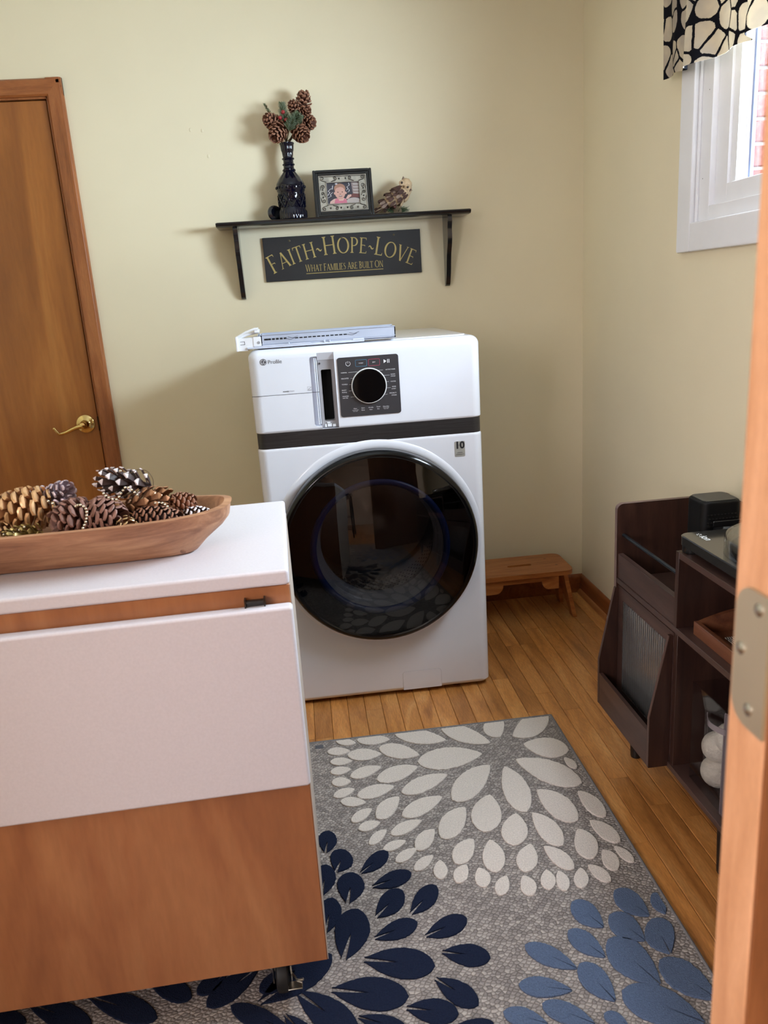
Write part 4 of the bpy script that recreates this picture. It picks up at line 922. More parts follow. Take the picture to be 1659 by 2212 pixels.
bowl_cone((-1.540, -1.752, .985), (.3, .5, .3), .056, .025, 44, (M_coned, M_conet), 'dark brown pine cone at the back of the bowl behind the broad brown ones', 15, .6, .55, 10, 60)
bowl_cone((-1.735, -1.775, .985), (-.8, .2, .1), .080, .034, 54, (M_coned, M_conet), 'dark brown pine cone beyond the left edge of the picture in the bowl', 16, .6, .6, 6, 60)
for k in range(3):
    bowl_cone((-1.435-.06*k, -1.765, .950), (.9, .1*k, .05), .07, .028, 40, (M_coned, M_conet), ('dark cone at the bottom of the bowl under the long dark one', 'dark cone at the bottom of the bowl under the bronze one', 'dark cone at the bottom of the bowl under the rounded brown one')[k], 20+k)
# string of silver beads on wire
gar = Thing('bead_garland', 'string of small silver beads on thin wire woven over the pine cones', 'garland', (-1.5, -1.79, .985), local=True)
M_bead = mat('silver_bead', (226, 218, 196), .18, .9, var=.05)
def lc(p): return (p[0]+1.5, p[1]+1.79, p[2]-.985)
def strand(pts, nb, r):
    P = [Vector(p) for p in pts]; out = []
    for i in range(len(P)-1):
        p0 = P[max(0, i-1)]; p1 = P[i]; p2 = P[i+1]; p3 = P[min(len(P)-1, i+2)]
        for k in range(8):
            t = k/8; out.append(.5*((2*p1)+(p2-p0)*t+(2*p0-5*p1+4*p2-p3)*t*t+(3*p1-p0-3*p2+p3)*t**3))
    out.append(P[-1])
    gar.part('wire', MB().tube([lc(p) for p in out], .00055, 5), M_wire)
    if not nb: return
    L = [0]
    for i in range(len(out)-1): L.append(L[-1]+(out[i+1]-out[i]).length)
    for b in range(nb):
        s = L[-1]*(b+.5)/nb; j = max(i for i in range(len(L)) if L[i] <= s); j = min(j, len(out)-2); t = (s-L[j])/max(1e-6, L[j+1]-L[j]); p = out[j].lerp(out[j+1], t)
        bo_ = link('bead', bead_me, gar.o, lc(p))
bead_me = MB().sphere((0,0,0), .0024, sub=2).mesh('bead', M_bead)
strand([(-1.515, -1.812, 1.030), (-1.505, -1.820, 1.022), (-1.492, -1.818, 1.017), (-1.484, -1.812, 1.026), (-1.474, -1.812, 1.036), (-1.463, -1.815, 1.028), (-1.456, -1.812, 1.018)], 13, .0024)
strand([(-1.556, -1.842, 1.016), (-1.545, -1.848, 1.020), (-1.536, -1.850, 1.012), (-1.537, -1.855, .996), (-1.544, -1.858, .982), (-1.556, -1.864, .968)], 14, .0024)
strand([(-1.432, -1.815, 1.004), (-1.418, -1.815, 1.003), (-1.408, -1.820, .996), (-1.404, -1.828, .986), (-1.410, -1.838, .974)], 10, .0022)
strand([(-1.61, -1.815, 1.024), (-1.60, -1.815, 1.020), (-1.585, -1.83, .998), (-1.58, -1.84, .976)], 8, .0022)
strand([(-1.700, -1.835, .985), (-1.67, -1.842, .978), (-1.64, -1.838, .99)], 7, .0022)
strand([(-1.395, -1.845, .966), (-1.375, -1.835, .975), (-1.352, -1.825, .976), (-1.338, -1.815, .980)], 9, .0022)
strand([(-1.436, -1.79, 1.020), (-1.432, -1.79, 1.040), (-1.440, -1.79, 1.056), (-1.456, -1.79, 1.060), (-1.470, -1.79, 1.055), (-1.484, -1.79, 1.060)], 0, 0)
link('bead', bead_me, gar.o, lc((-1.485, -1.79, 1.0605)))
gar.part('ornament_ball', MB().sphere(lc((-1.435, -1.795, 1.015)), .008, sub=2), mat('champagne_ball', (214, 170, 130), .2, .7))
gar.part('ornament_ball', MB().sphere(lc((-1.495, -1.815, 1.008)), .0075, sub=2), MATS['champagne_ball'])

# ------------------------------------------------------------------ step stool in the corner
M_pine = wood('stool_pine', (138, 76, 32), (170, 102, 50), (188, 124, 70), (1.2, 9, 9), 3, .42, .2)
so_ = Thing('step_stool', 'low honey-coloured wooden step stool with a handle slot in the corner', 'stool', (-.345, -.17, 0))
x0, x1, y0, y1 = -.560, -.132, -.280, -.058
topm = cut(MB().prism(rrect(x0, x1, y0, y1, .035), 'z', .191, .210), [MB().prism(rrect(-.382, -.280, -.180, -.160, .0095), 'z', .1, .3)], [M_pine])
so_.part('seat', topm, M_pine)
for (x, y) in ((-.205, -.115), (-.182, -.20), (-.505, -.115), (-.505, -.20)):
    so_.part('plug', MB().lathe([(.006, 0), (.006, .0005), (0, .0007)], 14, Matrix.Translation((x, y, .2098))), wood('plug_dark', (110, 58, 24), (130, 72, 32), (140, 84, 40), (1,1,1), 40))
ap = [(-.497, .191), (-.497, .133), (-.455, .133)]+[(-.442+.0*k, .133) for k in range(0)]+[(-.445+.030*math.sin(R(a))-.010, .133+.036*(1-math.cos(R(a)))) for a in range(0, 91, 15)]+[(-.245+.010-.030*math.cos(R(a))+.0, .169-.036*(1-math.cos(R(a)))*0-.036*math.sin(R(a))) for a in range(0, 91, 15)]+[(-.195, .133), (-.195, .191)]
for y in (-.262, -.082): so_.part('apron', MB().prism(ap, 'y', y-.008, y+.008), M_pine)
for sgn, xc in ((1, -.165), (-1, -.527)):
    lg = MB(); poly = [(-.272, 0), (-.232, 0), (-.222, .045), (-.200, .085), (-.170, .100), (-.140, .085), (-.118, .045), (-.108, 0), (-.066, 0), (-.078, .191), (-.262, .191)]
    vs = []
    for (y, z) in poly: vs.append((xc+sgn*(.037-.037*z/.191)-.0085, y, z))
    for (y, z) in poly: vs.append((xc+sgn*(.037-.037*z/.191)+.0085, y, z))
    n_ = len(poly); lg.add(vs, [tuple(range(n_)), tuple(reversed(range(n_, 2*n_)))]+[(i, i+n_, (i+1) % n_+n_, (i+1) % n_) for i in range(n_)])
    so_.part('leg_panel', lg, M_pine, smooth=False)

# ------------------------------------------------------------------ record cabinet on the right
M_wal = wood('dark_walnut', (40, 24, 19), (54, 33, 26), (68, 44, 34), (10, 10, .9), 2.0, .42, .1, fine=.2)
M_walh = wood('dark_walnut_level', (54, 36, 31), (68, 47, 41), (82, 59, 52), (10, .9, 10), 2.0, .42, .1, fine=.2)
M_edge = mat('walnut_edge', (112, 90, 84), .5)
cb = Thing('record_cabinet', 'dark walnut record player cabinet with fluted glass bin against the right wall', 'cabinet', (-.18, -1.75, 0))
KX0, KX1, KYF, KYN, T_ = -.34, -.022, -1.1845, -2.30, .015
side = [(KX1, .147), (KX0, .147), (KX0, .724)]+[(KX0+.016-.016*math.cos(R(a)), .724+.016*math.sin(R(a))) for a in range(15, 91, 15)]+[(KX1, .740)]
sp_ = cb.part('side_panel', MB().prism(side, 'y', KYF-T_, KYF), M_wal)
ed = [(KX0-.0008, .147), (KX0-.0008, .724)]+[(KX0+.016-.0168*math.cos(R(a)), .724+.0168*math.sin(R(a))) for a in range(15, 91, 15)]+[(KX1, .7408)]
eds = MB()
for (a, b) in zip(ed[:-1], ed[1:]):
    eds.add([(a[0], KYF-T_, a[1]), (a[0], KYF, a[1]), (b[0], KYF, b[1]), (b[0], KYF-T_, b[1])], [(0, 1, 2, 3)])
cb.part('edge_band', eds, M_edge, parent=sp_, smooth=False)
cb.part('side_panel', MB().prism(side, 'y', KYN, KYN+T_), M_wal)
cb.part('back_panel', MB().box(KX1-.006, KX1, KYN+T_, KYF-T_, .15, .735), M_wal)
cb.part('divider', MB().rbox(KX0, KX1-.006, -1.552, -1.537, .5305, .718, .0008, 1), M_wal)
cb.part('divider', MB().rbox(KX0+.004, KX1-.006, -1.552, -1.537, .162, .5155, .0008, 1), M_wal)
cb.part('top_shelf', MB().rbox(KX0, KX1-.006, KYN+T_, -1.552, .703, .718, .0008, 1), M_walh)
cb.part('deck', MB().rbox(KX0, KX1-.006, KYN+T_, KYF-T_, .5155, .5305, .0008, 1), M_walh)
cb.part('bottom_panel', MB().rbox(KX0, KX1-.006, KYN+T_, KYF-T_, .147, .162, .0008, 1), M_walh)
cb.part('bin_front', MB().rbox(KX0+.003, KX0+.018, -1.537, KYF-T_, .5305, .6005, .0008, 1), M_walh)
cb.part('guard_rail', MB().tube([(-.322, KYF-T_, .652), (-.322, -1.537, .652)], .0048, 12), mat('rail_black', (40, 46, 52), .35, .6))
# tilt-out bin
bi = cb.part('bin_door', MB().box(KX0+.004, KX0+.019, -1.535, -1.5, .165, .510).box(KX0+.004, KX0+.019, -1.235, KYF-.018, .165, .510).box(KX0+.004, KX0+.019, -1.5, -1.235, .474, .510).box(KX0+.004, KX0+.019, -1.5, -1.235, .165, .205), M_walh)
ck = [(KX0+.003, .150), (-.389, .150), (-.389, .288), (-.345, .502), (KX0+.003, .502)]
for y in (-1.532, -1.2045): 
    c_ = cb.part('bin_cheek', MB().prism(ck, 'y', y, y+.012), M_wal, parent=bi)
    e_ = MB()
    for a, b in ((ck[1], ck[2]), (ck[2], ck[3])): e_.add([(a[0]-.0006, y+.0015, a[1]), (a[0]-.0006, y+.0105, a[1]), (b[0]-.0006, y+.0105, b[1]), (b[0]-.0006, y+.0015, b[1])], [(0, 1, 2, 3)])
    cb.part('edge_band', e_, mat('walnut_edge_dark', (84, 62, 55), .45), parent=bi, smooth=False)
cb.part('bin_board', MB().rbox(-.389, -.378, -1.520, -1.2045, .150, .247, .0006, 1), M_walh, parent=bi)
cb.part('bin_floor', MB().box(-.378, KX0+.004, -1.520, -1.2045, .150, .160), M_wal, parent=bi)
fg = MB(); nfl = 22; yA, yB = -1.5, -1.235; pts = []
for k in range(nfl*8+1):
    t = k/(nfl*8); pts.append((KX0+.007-.0042*abs(math.sin(math.pi*t*nfl)), yA+(yB-yA)*t))
poly = pts+[(KX0+.0095, yB), (KX0+.0095, yA)]
vsf = [(x, y, .205) for x, y in pts]+[(x, y, .474) for x, y in pts]; n_ = len(pts)
fg.add(vsf, [(i, i+1, i+1+n_, i+n_) for i in range(n_-1)])
fg.add([(KX0+.0095, yA, .205), (KX0+.0095, yB, .205), (KX0+.0095, yB, .474), (KX0+.0095, yA, .474)], [(0, 1, 2, 3)])
m_fl, nt, b = base_mat('fluted_glass'); nt.links.new(ramp(nt, noise(nt, coords(nt), 8), [(.3, (.74, .73, .71, 1)), (.7, (.80, .79, .77, 1))]), b.inputs['Base Color']); b.inputs['Roughness'].default_value = .12; b.inputs['Transmission Weight'].default_value = .94; b.inputs['IOR'].default_value = 1.4
cb.part('fluted_glass', fg, m_fl, parent=bi)
for (x, y) in ((-.300, -1.262), (-.300, -1.74), (-.300, KYN+.07), (-.07, -1.262), (-.07, KYN+.07)):
    cb.part('leg', MB().lathe([(.0135, 0), (.0150, .004), (.019, .147)], 20, Matrix.Translation((x, y, 0))), mat('leg_black', (20, 16, 15), .45))
# records leaning behind the glass
rm = Thing('record_stack', 'dark flat sleeves standing behind the fluted glass door of the cabinet', 'records', (-.2, -1.37, .162))
for k in range(5): rm.part('record_sleeve', MB().rbox(-.305+.006*k, -.301+.006*k, -1.49, -1.25, .162, .30+.004*k, .0006, 1), mat('sleeve_black', (18, 16, 17), .5))
# speaker in the upper bin
M_spk = mat('speaker_black', (12, 12, 13), .5, spec=.2); 
sk = Thing('speaker', 'small black tower speaker with rounded corners behind the turntable', 'speaker', (-.19, -1.415, .5305))
sb = MB(); lps = []
for z, i_ in ((.5305, 0), (.796, 0), (.800, .0015), (.802, .004)): lps.append([(x, y, z) for x, y in rrect(-.238+i_, -.140-i_, -1.462+i_, -1.376-i_, .018, 6)])
sk.part('body', sb.loft(lps), M_spk)
M_grl, nt, b = base_mat('speaker_grille'); v = coords(nt, 'Object', (1, 1, 1), (0, 0, R(45)))
ck_ = nt.nodes.new('ShaderNodeTexChecker'); ck_.inputs['Scale'].default_value = 260; ck_.inputs['Color1'].default_value = lin((34, 36, 36)); ck_.inputs['Color2'].default_value = lin((58, 60, 60)); nt.links.new(v, ck_.inputs['Vector']); nt.links.new(ck_.outputs[0], b.inputs['Base Color']); b.inputs['Roughness'].default_value = .4
sk.part('top_grille', MB().prism(rrect(-.232, -.146, -1.456, -1.382, .014), 'z', .8015, .8035), M_grl)
gd = MB()
for j in range(5):
    for k in range(9): gd.sphere((-.225+.0085*k+(.004 if j % 2 else 0), -1.4622, .770-.010*j), .0030, sub=1, sq=(1.2, .3, .55))
tag(sk.part('front_grille', gd, M_black), kind='stuff')
# equipment between speaker and turntable
dk = Thing('audio_device', 'low black device with a grey lever between the speaker and the turntable', 'device', (-.17, -1.497, .5305))
dk.part('body', MB().rbox(-.215, -.07, -1.525, -1.466, .5305, .742, .003, 2).rbox(-.215, -.07, -1.470, -1.466, .742, .756, .001, 1), M_black)
dk.part('lever', MB().rbox(-.209, -.185, -1.522, -1.500, .742, .752, .002, 2), mat('lever_grey', (112, 116, 118), .3, .5))
dk.part('cover', MB().rbox(-.184, -.075, -1.520, -1.490, .742, .750, .002, 2), mat('dark_grey_plastic', (52, 54, 56), .25))
# turntable
M_tt = mat('turntable_black', (40, 39, 37), .16, var=.03, coat=.6)
tt = Thing('turntable', 'black turntable with clear round cover on top of the cabinet', 'turntable', (-.18, -1.74, .718))
tt.part('plinth', MB().prism(rrect(-.334, -.032, -1.945, -1.530, .022), 'z', .735, .755).prism(rrect(-.332, -.034, -1.943, -1.532, .021), 'z', .755, .757), M_tt)
tt.part('chassis', MB().rbox(-.318, -.05, -1.92, -1.56, .7215, .735, .003, 1), M_black)
for (x, y) in ((-.312, -1.556), (-.055, -1.556), (-.312, -1.92), (-.055, -1.92)): tt.part('foot', MB().lathe([(.019, 0), (.021, .003), (.021, .0175)], 24, Matrix.Translation((x, y, .718))), M_black)
tt.part('platter', MB().lathe([(.138, 0), (.140, .003), (.140, .012), (.136, .014), (0, .014)], 48, Matrix.Translation((-.168, -1.742, .757))), M_black)
M_clear = glassy('clear_acrylic', (.86, .87, .88), 1.6, .05)
tt.part('dust_cover', MB().lathe([(.150, 0), (.152, .002), (.152, .030), (.149, .037), (.142, .040), (.120, .0405), (0, .0405)], 56, Matrix.Translation((-.168, -1.742, .757)), caps=False).lathe([(.1485, .001), (.1485, .029), (.146, .034), (.140, .037), (0, .0375)], 56, Matrix.Translation((-.168, -1.742, .757)), caps=False), M_clear)
lg_ = MB(); v, f = text('ion', .026, 'LEFT', .0004); lg_.add(v, f, 0, frame((-.302, -1.566, .7574), (0, -1, 0), (1, 0, 0)))
for k in range(6):
    a = R(60*k+15); c = Vector((-.2955, -1.5545, .7574)); r0, r1 = .0028, .0062
    p0 = c+Vector((math.cos(a)*r0, math.sin(a)*r0, 0)); p1 = c+Vector((math.cos(a)*r1, math.sin(a)*r1, 0)); s_ = Vector((-math.sin(a), math.cos(a), 0))*.0013
    lg_.add([p0-s_*.5, p0+s_*.5, p1+s_, p1-s_], [(0, 1, 2, 3)])
tag(tt.part('lettering', lg_, mat('logo_white', (226, 228, 228), .4), smooth=False, fixn=False), kind='stuff')
# tray with printed card
M_tray = wood('tray_wood', (80, 42, 26), (104, 60, 38), (122, 76, 50), (10, 1, 10), 2, .4, .15)
ty = Thing('serving_tray', 'brown wooden serving tray with curved ends on the middle shelf', 'tray', (-.2, -1.76, .5305))
ty.part('base', MB().box(-.314, -.08, -1.93, -1.593, .5305, .5365), M_tray)
for x in (-.318, -.088): ty.part('side', MB().rbox(x, x+.012, -1.94, -1.59, .5305, .563, .001, 1), M_tray)
for y in (-1.602, -1.94):
    P_ = [(-.306, .5305), (-.088, .5305)]+[(-.088-.218*k/12, .563+.022*math.sin(math.pi*k/12)) for k in range(13)]
    ty.part('end', MB().prism(P_, 'y', y, y+.012), M_tray)
M_card, nt, b = base_mat('printed_card'); v = coords(nt, 'Object', (1, 1, 1)); wv = nt.nodes.new('ShaderNodeTexWave'); wv.inputs['Scale'].default_value = 60; wv.inputs['Distortion'].default_value = 6; nt.links.new(v, wv.inputs['Vector'])
nt.links.new(ramp(nt, wv.outputs['Fac'], [(.42, lin((40, 40, 42))), (.55, lin((215, 212, 205)))]), b.inputs['Base Color']); b.inputs['Roughness'].default_value = .6
solo('printed_card', MB().rbox(-.27, -.12, -1.88, -1.64, .5368, .5395, .0005, 1), M_card, 'white card printed with black pattern lying in the tray', 'card', loc=(-.195, -1.76, .5368))
# clear bin with wool dryer balls
cn = Thing('acrylic_bin', 'clear acrylic bin of wool balls on the bottom of the cabinet', 'bin', (-.22, -1.72, .162))
bx0, bx1, by0, by1, bz1 = -.318, -.07, -1.88, -1.60, .415
wl = MB().box(bx0, bx0+.003, by0, by1, .1622, bz1).box(bx1-.003, bx1, by0, by1, .1622, bz1).box(bx0, bx1, by0, by0+.003, .1622, bz1).box(bx0, bx1, by1-.003, by1, .1622, bz1).box(bx0, bx1, by0, by1, .1622, .165)
cn.part('wall', wl, glassy('bin_acrylic', (.93, .93, .94), 1.3))
cn.part('rib', MB().rbox(bx0-.005, bx0+.001, -1.770, -1.752, .164, bz1+.004, .002, 1).rbox(bx0-.004, bx0+.001, -1.749, -1.744, .164, bz1, .001, 1), mat('acrylic_edge', (120, 108, 112), .2, trans=.4))
cn.part('lip_handle', MB().loft([[(bx0-.001-.016*math.sin(math.pi*t)*.9-.0008*s_, -1.672-.078*t, .362+dz) for (s_, dz) in ((0, 0), (2, 0), (2, .014), (0, .014))] for t in [k/14 for k in range(15)]]), mat('acrylic_lip', (150, 138, 140), .15, trans=.4))
M_wool = mat('wool_ball', (206, 196, 178), .95, var=.1, vs=60, bs_=(180, .9, .004))
for k, (x, y, z, lb) in enumerate(((-.275, -1.648, .201, 'cream wool ball at the bottom of the clear bin'), (-.272, -1.642, .262, 'cream wool ball in the middle of the clear bin stack'), (-.258, -1.672, .300, 'cream wool ball topmost in the clear bin'), (-.20, -1.66, .20, 'cream wool ball deep at the bottom of the clear bin'), (-.23, -1.72, .25, 'cream wool ball behind the bin rib'))):
    mb = MB().sphere((0, 0, 0), .037, sub=3); rnd = random.Random(k)
    mb.v = [tuple(Vector(p)*(1+rnd.uniform(-.012, .012))) for p in mb.v]
    tag(link('wool_ball', mb.mesh('wool_ball', M_wool), None, (x, y, z)), lb, 'wool ball', 'wool balls in the clear bin')
CREAM=[(-1.154,-1.012,-1.093,-1.036,-0.002,-0.02),(-1.089,-1.021,-0.988,-1.037,-0.002,-0.029),(-0.97,-1.007,-0.82,-1.079,-0.009,-0.04),(-1.183,-1.066,-1.113,-1.076,-0.001,-0.021),(-1.124,-1.097,-1.022,-1.111,-0.002,-0.031),(-1.027,-1.078,-0.912,-1.14,-0.009,-0.037),(-1.177,-1.122,-1.111,-1.129,-0,-0.02),(-1.123,-1.207,-1.03,-1.176,0.003,-0.026),(-1.05,-1.237,-0.926,-1.198,0.002,-0.036),(-1.178,-1.174,-1.118,-1.17,0.001,-0.02),(-1.177,-1.225,-1.122,-1.229,-0,-0.022),(-1.175,-1.289,-1.114,-1.268,0.003,-0.019),(-1.111,-1.3,-1.004,-1.277,0.002,-0.029),(-0.989,-1.309,-0.849,-1.253,0.002,-0.035),(-1.157,-1.316,-1.088,-1.333,-0.002,-0.021),(-1.134,-1.406,-1.075,-1.363,0.006,-0.019),(-1.068,-1.405,-0.997,-1.327,0.012,-0.028),(-1.001,-1.408,-0.882,-1.35,0.004,-0.032),(-1.118,-1.439,-1.059,-1.423,0.002,-0.019),(-1.096,-1.502,-1.046,-1.455,0.006,-0.016),(-1.039,-1.474,-0.952,-1.436,0.003,-0.022),(-1.064,-1.528,-1.003,-1.507,0.002,-0.016),(-1.039,-1.575,-0.981,-1.54,0.004,-0.017),(-0.984,-1.543,-0.926,-1.477,0.011,-0.023),(-0.999,-1.612,-0.945,-1.572,0.005,-0.016),(-0.923,-1.173,-0.731,-1.173,-0.007,-0.054),(-0.823,-1.004,-0.693,-1.121,-0.016,-0.04),(-0.916,-1.512,-0.831,-1.406,0.017,-0.033),(-0.942,-1.654,-0.932,-1.59,0.017,-0.003),(-0.664,-0.984,-0.656,-1.097,-0.037,-0.027),(-0.478,-1.011,-0.619,-1.099,0,0.058),(-0.479,-1.207,-0.599,-1.149,0.019,0.048),(-0.498,-1.366,-0.643,-1.221,0.026,0.046),(-0.488,-1.298,-0.506,-1.241,0.011,0.011),(-0.859,-1.368,-0.722,-1.234,0.014,-0.047),(-0.678,-1.455,-0.684,-1.248,0.037,0.019),(-0.807,-1.511,-0.755,-1.366,0.036,-0.018),(-0.561,-1.512,-0.626,-1.371,0.029,0.034),(-0.488,-1.512,-0.521,-1.398,0.021,0.02),(-0.747,-1.574,-0.708,-1.456,0.032,-0.01),(-0.629,-1.595,-0.666,-1.462,0.026,0.022),(-0.49,-1.609,-0.534,-1.519,0.018,0.019),(-0.574,-1.653,-0.574,-1.544,0.03,0.013),(-0.9,-1.607,-0.837,-1.532,0.014,-0.025),(-0.809,-1.656,-0.798,-1.542,0.028,0.003),(-0.747,-1.666,-0.704,-1.576,0.022,-0.013),(-0.63,-1.677,-0.676,-1.59,0.017,0.018),(-0.534,-1.699,-0.543,-1.628,0.02,0.012),(-0.487,-1.682,-0.511,-1.622,0.011,0.01),(-0.563,-1.731,-0.595,-1.671,0.013,0.013),(-0.909,-1.67,-0.873,-1.618,0.012,-0.015),(-0.844,-1.697,-0.848,-1.633,0.019,0.007),(-0.823,-1.727,-0.79,-1.67,0.013,-0.011),(-0.748,-1.741,-0.753,-1.677,0.019,0.008),(-0.706,-1.731,-0.695,-1.668,0.018,0.001),(-0.67,-1.741,-0.669,-1.677,0.016,0.006),(-0.635,-1.74,-0.615,-1.677,0.017,-0.002)]
NAVY=[(-1.193,-1.43,-1.205,-1.512,-0.023,0.01),(-1.155,-1.511,-1.183,-1.583,-0.025,0.022),(-1.052,-1.537,-1.125,-1.598,-0.009,0.023),(-1.006,-1.62,-1.102,-1.648,-0.003,0.026),(-1.143,-1.592,-1.162,-1.689,-0.031,0.013),(-1.034,-1.672,-1.103,-1.741,-0.015,0.027),(-0.955,-1.672,-1.026,-1.745,-0.013,0.024),(-1.015,-1.771,-1.112,-1.799,-0.004,0.026),(-0.907,-1.779,-1.004,-1.812,-0.004,0.027),(-1.14,-1.709,-1.181,-1.843,-0.035,0.02),(-0.997,-1.89,-1.139,-1.85,0.008,0.038),(-0.882,-1.89,-0.977,-1.859,0.008,0.027),(-1.06,-1.952,-1.209,-1.912,0.006,0.038),(-0.931,-1.994,-1.002,-1.921,0.016,0.02),(-0.972,-2.006,-1.068,-1.977,0.007,0.027),(-1.204,-1.554,-1.219,-1.653,-0.026,0.01),(-1.195,-1.665,-1.215,-1.765,-0.025,0.011),(-1.071,-2.026,-1.161,-1.981,0.007,0.018),(-0.912,-2.036,-1,-2.038,0.001,0.015),(-1.204,-1.825,-1.351,-1.918,-0.017,0.034),(-1.163,-2.02,-1.278,-1.904,0.019,0.027),(-1.237,-2.036,-1.301,-1.952,0.014,0.013),(-1.407,-1.914,-1.279,-2,-0.008,-0.021),(-1.454,-1.908,-1.354,-1.829,0.015,-0.024),(-1.485,-1.881,-1.58,-1.824,0.005,0.025),(-1.476,-1.875,-1.42,-1.834,0.011,-0.017),(-1.546,-1.917,-1.695,-1.843,0.002,0.03),(-1.669,-1.915,-1.814,-1.839,0.001,0.029),(-1.802,-1.882,-1.921,-1.836,-0.004,0.021),(-1.352,-1.891,-1.278,-1.848,0.01,-0.021)]
BLUE=[(-0.671,-1.775,-0.629,-1.855,-0.023,-0.021),(-0.567,-1.759,-0.523,-1.842,-0.024,-0.022),(-0.488,-1.782,-0.487,-1.843,-0.017,-0.008),(-0.805,-1.871,-0.72,-1.946,-0.015,-0.02),(-0.705,-1.85,-0.655,-1.929,-0.02,-0.018),(-0.605,-1.825,-0.56,-1.903,-0.025,-0.023),(-0.522,-1.851,-0.524,-1.943,-0.035,-0.014),(-0.844,-1.962,-0.747,-1.993,-0.009,-0.022),(-0.711,-1.935,-0.675,-2.029,-0.025,-0.016),(-0.633,-1.887,-0.576,-2.008,-0.035,-0.026),(-0.812,-2.011,-0.73,-2.069,-0.014,-0.019),(-0.889,-2.016,-0.815,-2.054,-0.01,-0.018),(-0.654,-2.009,-0.534,-2.099,-0.029,-0.033),(-0.553,-1.954,-0.487,-2.058,-0.029,-0.024),(-0.706,-2.051,-0.672,-2.081,-0.01,-0.011)]
# ------------------------------------------------------------------ rug with raised petals
RX0, RX1, RY0, RY1, RZ = -1.99, -.468, -3.13, -1.002, .008
M_rug, nt, b = base_mat('grey_flatweave')
v = coords(nt, 'Object', (1, 1, 1))
mp = coords(nt, 'Object', (1, 1.35, 1), (0, 0, R(33)))
vo = nt.nodes.new('ShaderNodeTexVoronoi'); vo.voronoi_dimensions = '2D'; vo.feature = 'DISTANCE_TO_EDGE'; vo.inputs['Scale'].default_value = 98; vo.inputs['Randomness'].default_value = .7; nt.links.new(mp, vo.inputs['Vector'])
vc = nt.nodes.new('ShaderNodeTexVoronoi'); vc.voronoi_dimensions = '2D'; vc.inputs['Scale'].default_value = 98; vc.inputs['Randomness'].default_value = .7; nt.links.new(mp, vc.inputs['Vector'])
sep = nt.nodes.new('ShaderNodeSeparateColor'); nt.links.new(vc.outputs['Color'], sep.inputs[0])
yarn = ramp(nt, sep.outputs[0], [(0, lin((138, 131, 128))), (.5, lin((158, 150, 146))), (1, lin((182, 174, 168)))])
gapm = ramp(nt, vo.outputs['Distance'], [(.02, (.52, .50, .49, 1)), (.20, (1, 1, 1, 1))])
st_ = noise(nt, coords(nt, 'Object', (6, 90, 1)), 4, 4); stc = ramp(nt, st_, [(.35, (.80, .79, .78, 1)), (.65, (1.08, 1.07, 1.06, 1))])
nt.links.new(mixc(nt, 1.0, mixc(nt, 1.0, yarn, gapm, 'MULTIPLY'), stc, 'MULTIPLY'), b.inputs['Base Color']); b.inputs['Roughness'].default_value = .95; b.inputs['Specular IOR Level'].default_value = .15
bump(nt, b, vo.outputs['Distance'], .9, .004)
rug = Thing('area_rug', 'grey woven area rug with cream, navy and light blue petals', 'rug', ((RX0+RX1)/2, (RY0+RY1)/2, 0))
rug.part('base', MB().rbox(RX0, RX1, RY0, RY1, .0005, RZ, .0025, 2), M_rug)
M_bind = mat('rug_binding', (118, 114, 114), .9, bs_=(300, .8, .002))
bn = MB(); e = .006
for (p, q) in (((RX0, RY1), (RX1, RY1)), ((RX1, RY1), (RX1, RY0)), ((RX0, RY0), (RX1, RY0)), ((RX0, RY0), (RX0, RY1))):
    bn.tube([(p[0], p[1], .0052), (q[0], q[1], .0052)], .0046, 8)
rug.part('binding', bn, M_bind)
def pile(name, c):
    m = mat(name, c, .98, var=.12, vs=260, bs_=(420, 1.0, .004), spec=.1); return m
PM = {'c': pile('cream_pile', (226, 215, 206)), 'n': pile('navy_pile', (30, 37, 58)), 'b': pile('blue_pile', (94, 109, 136))}
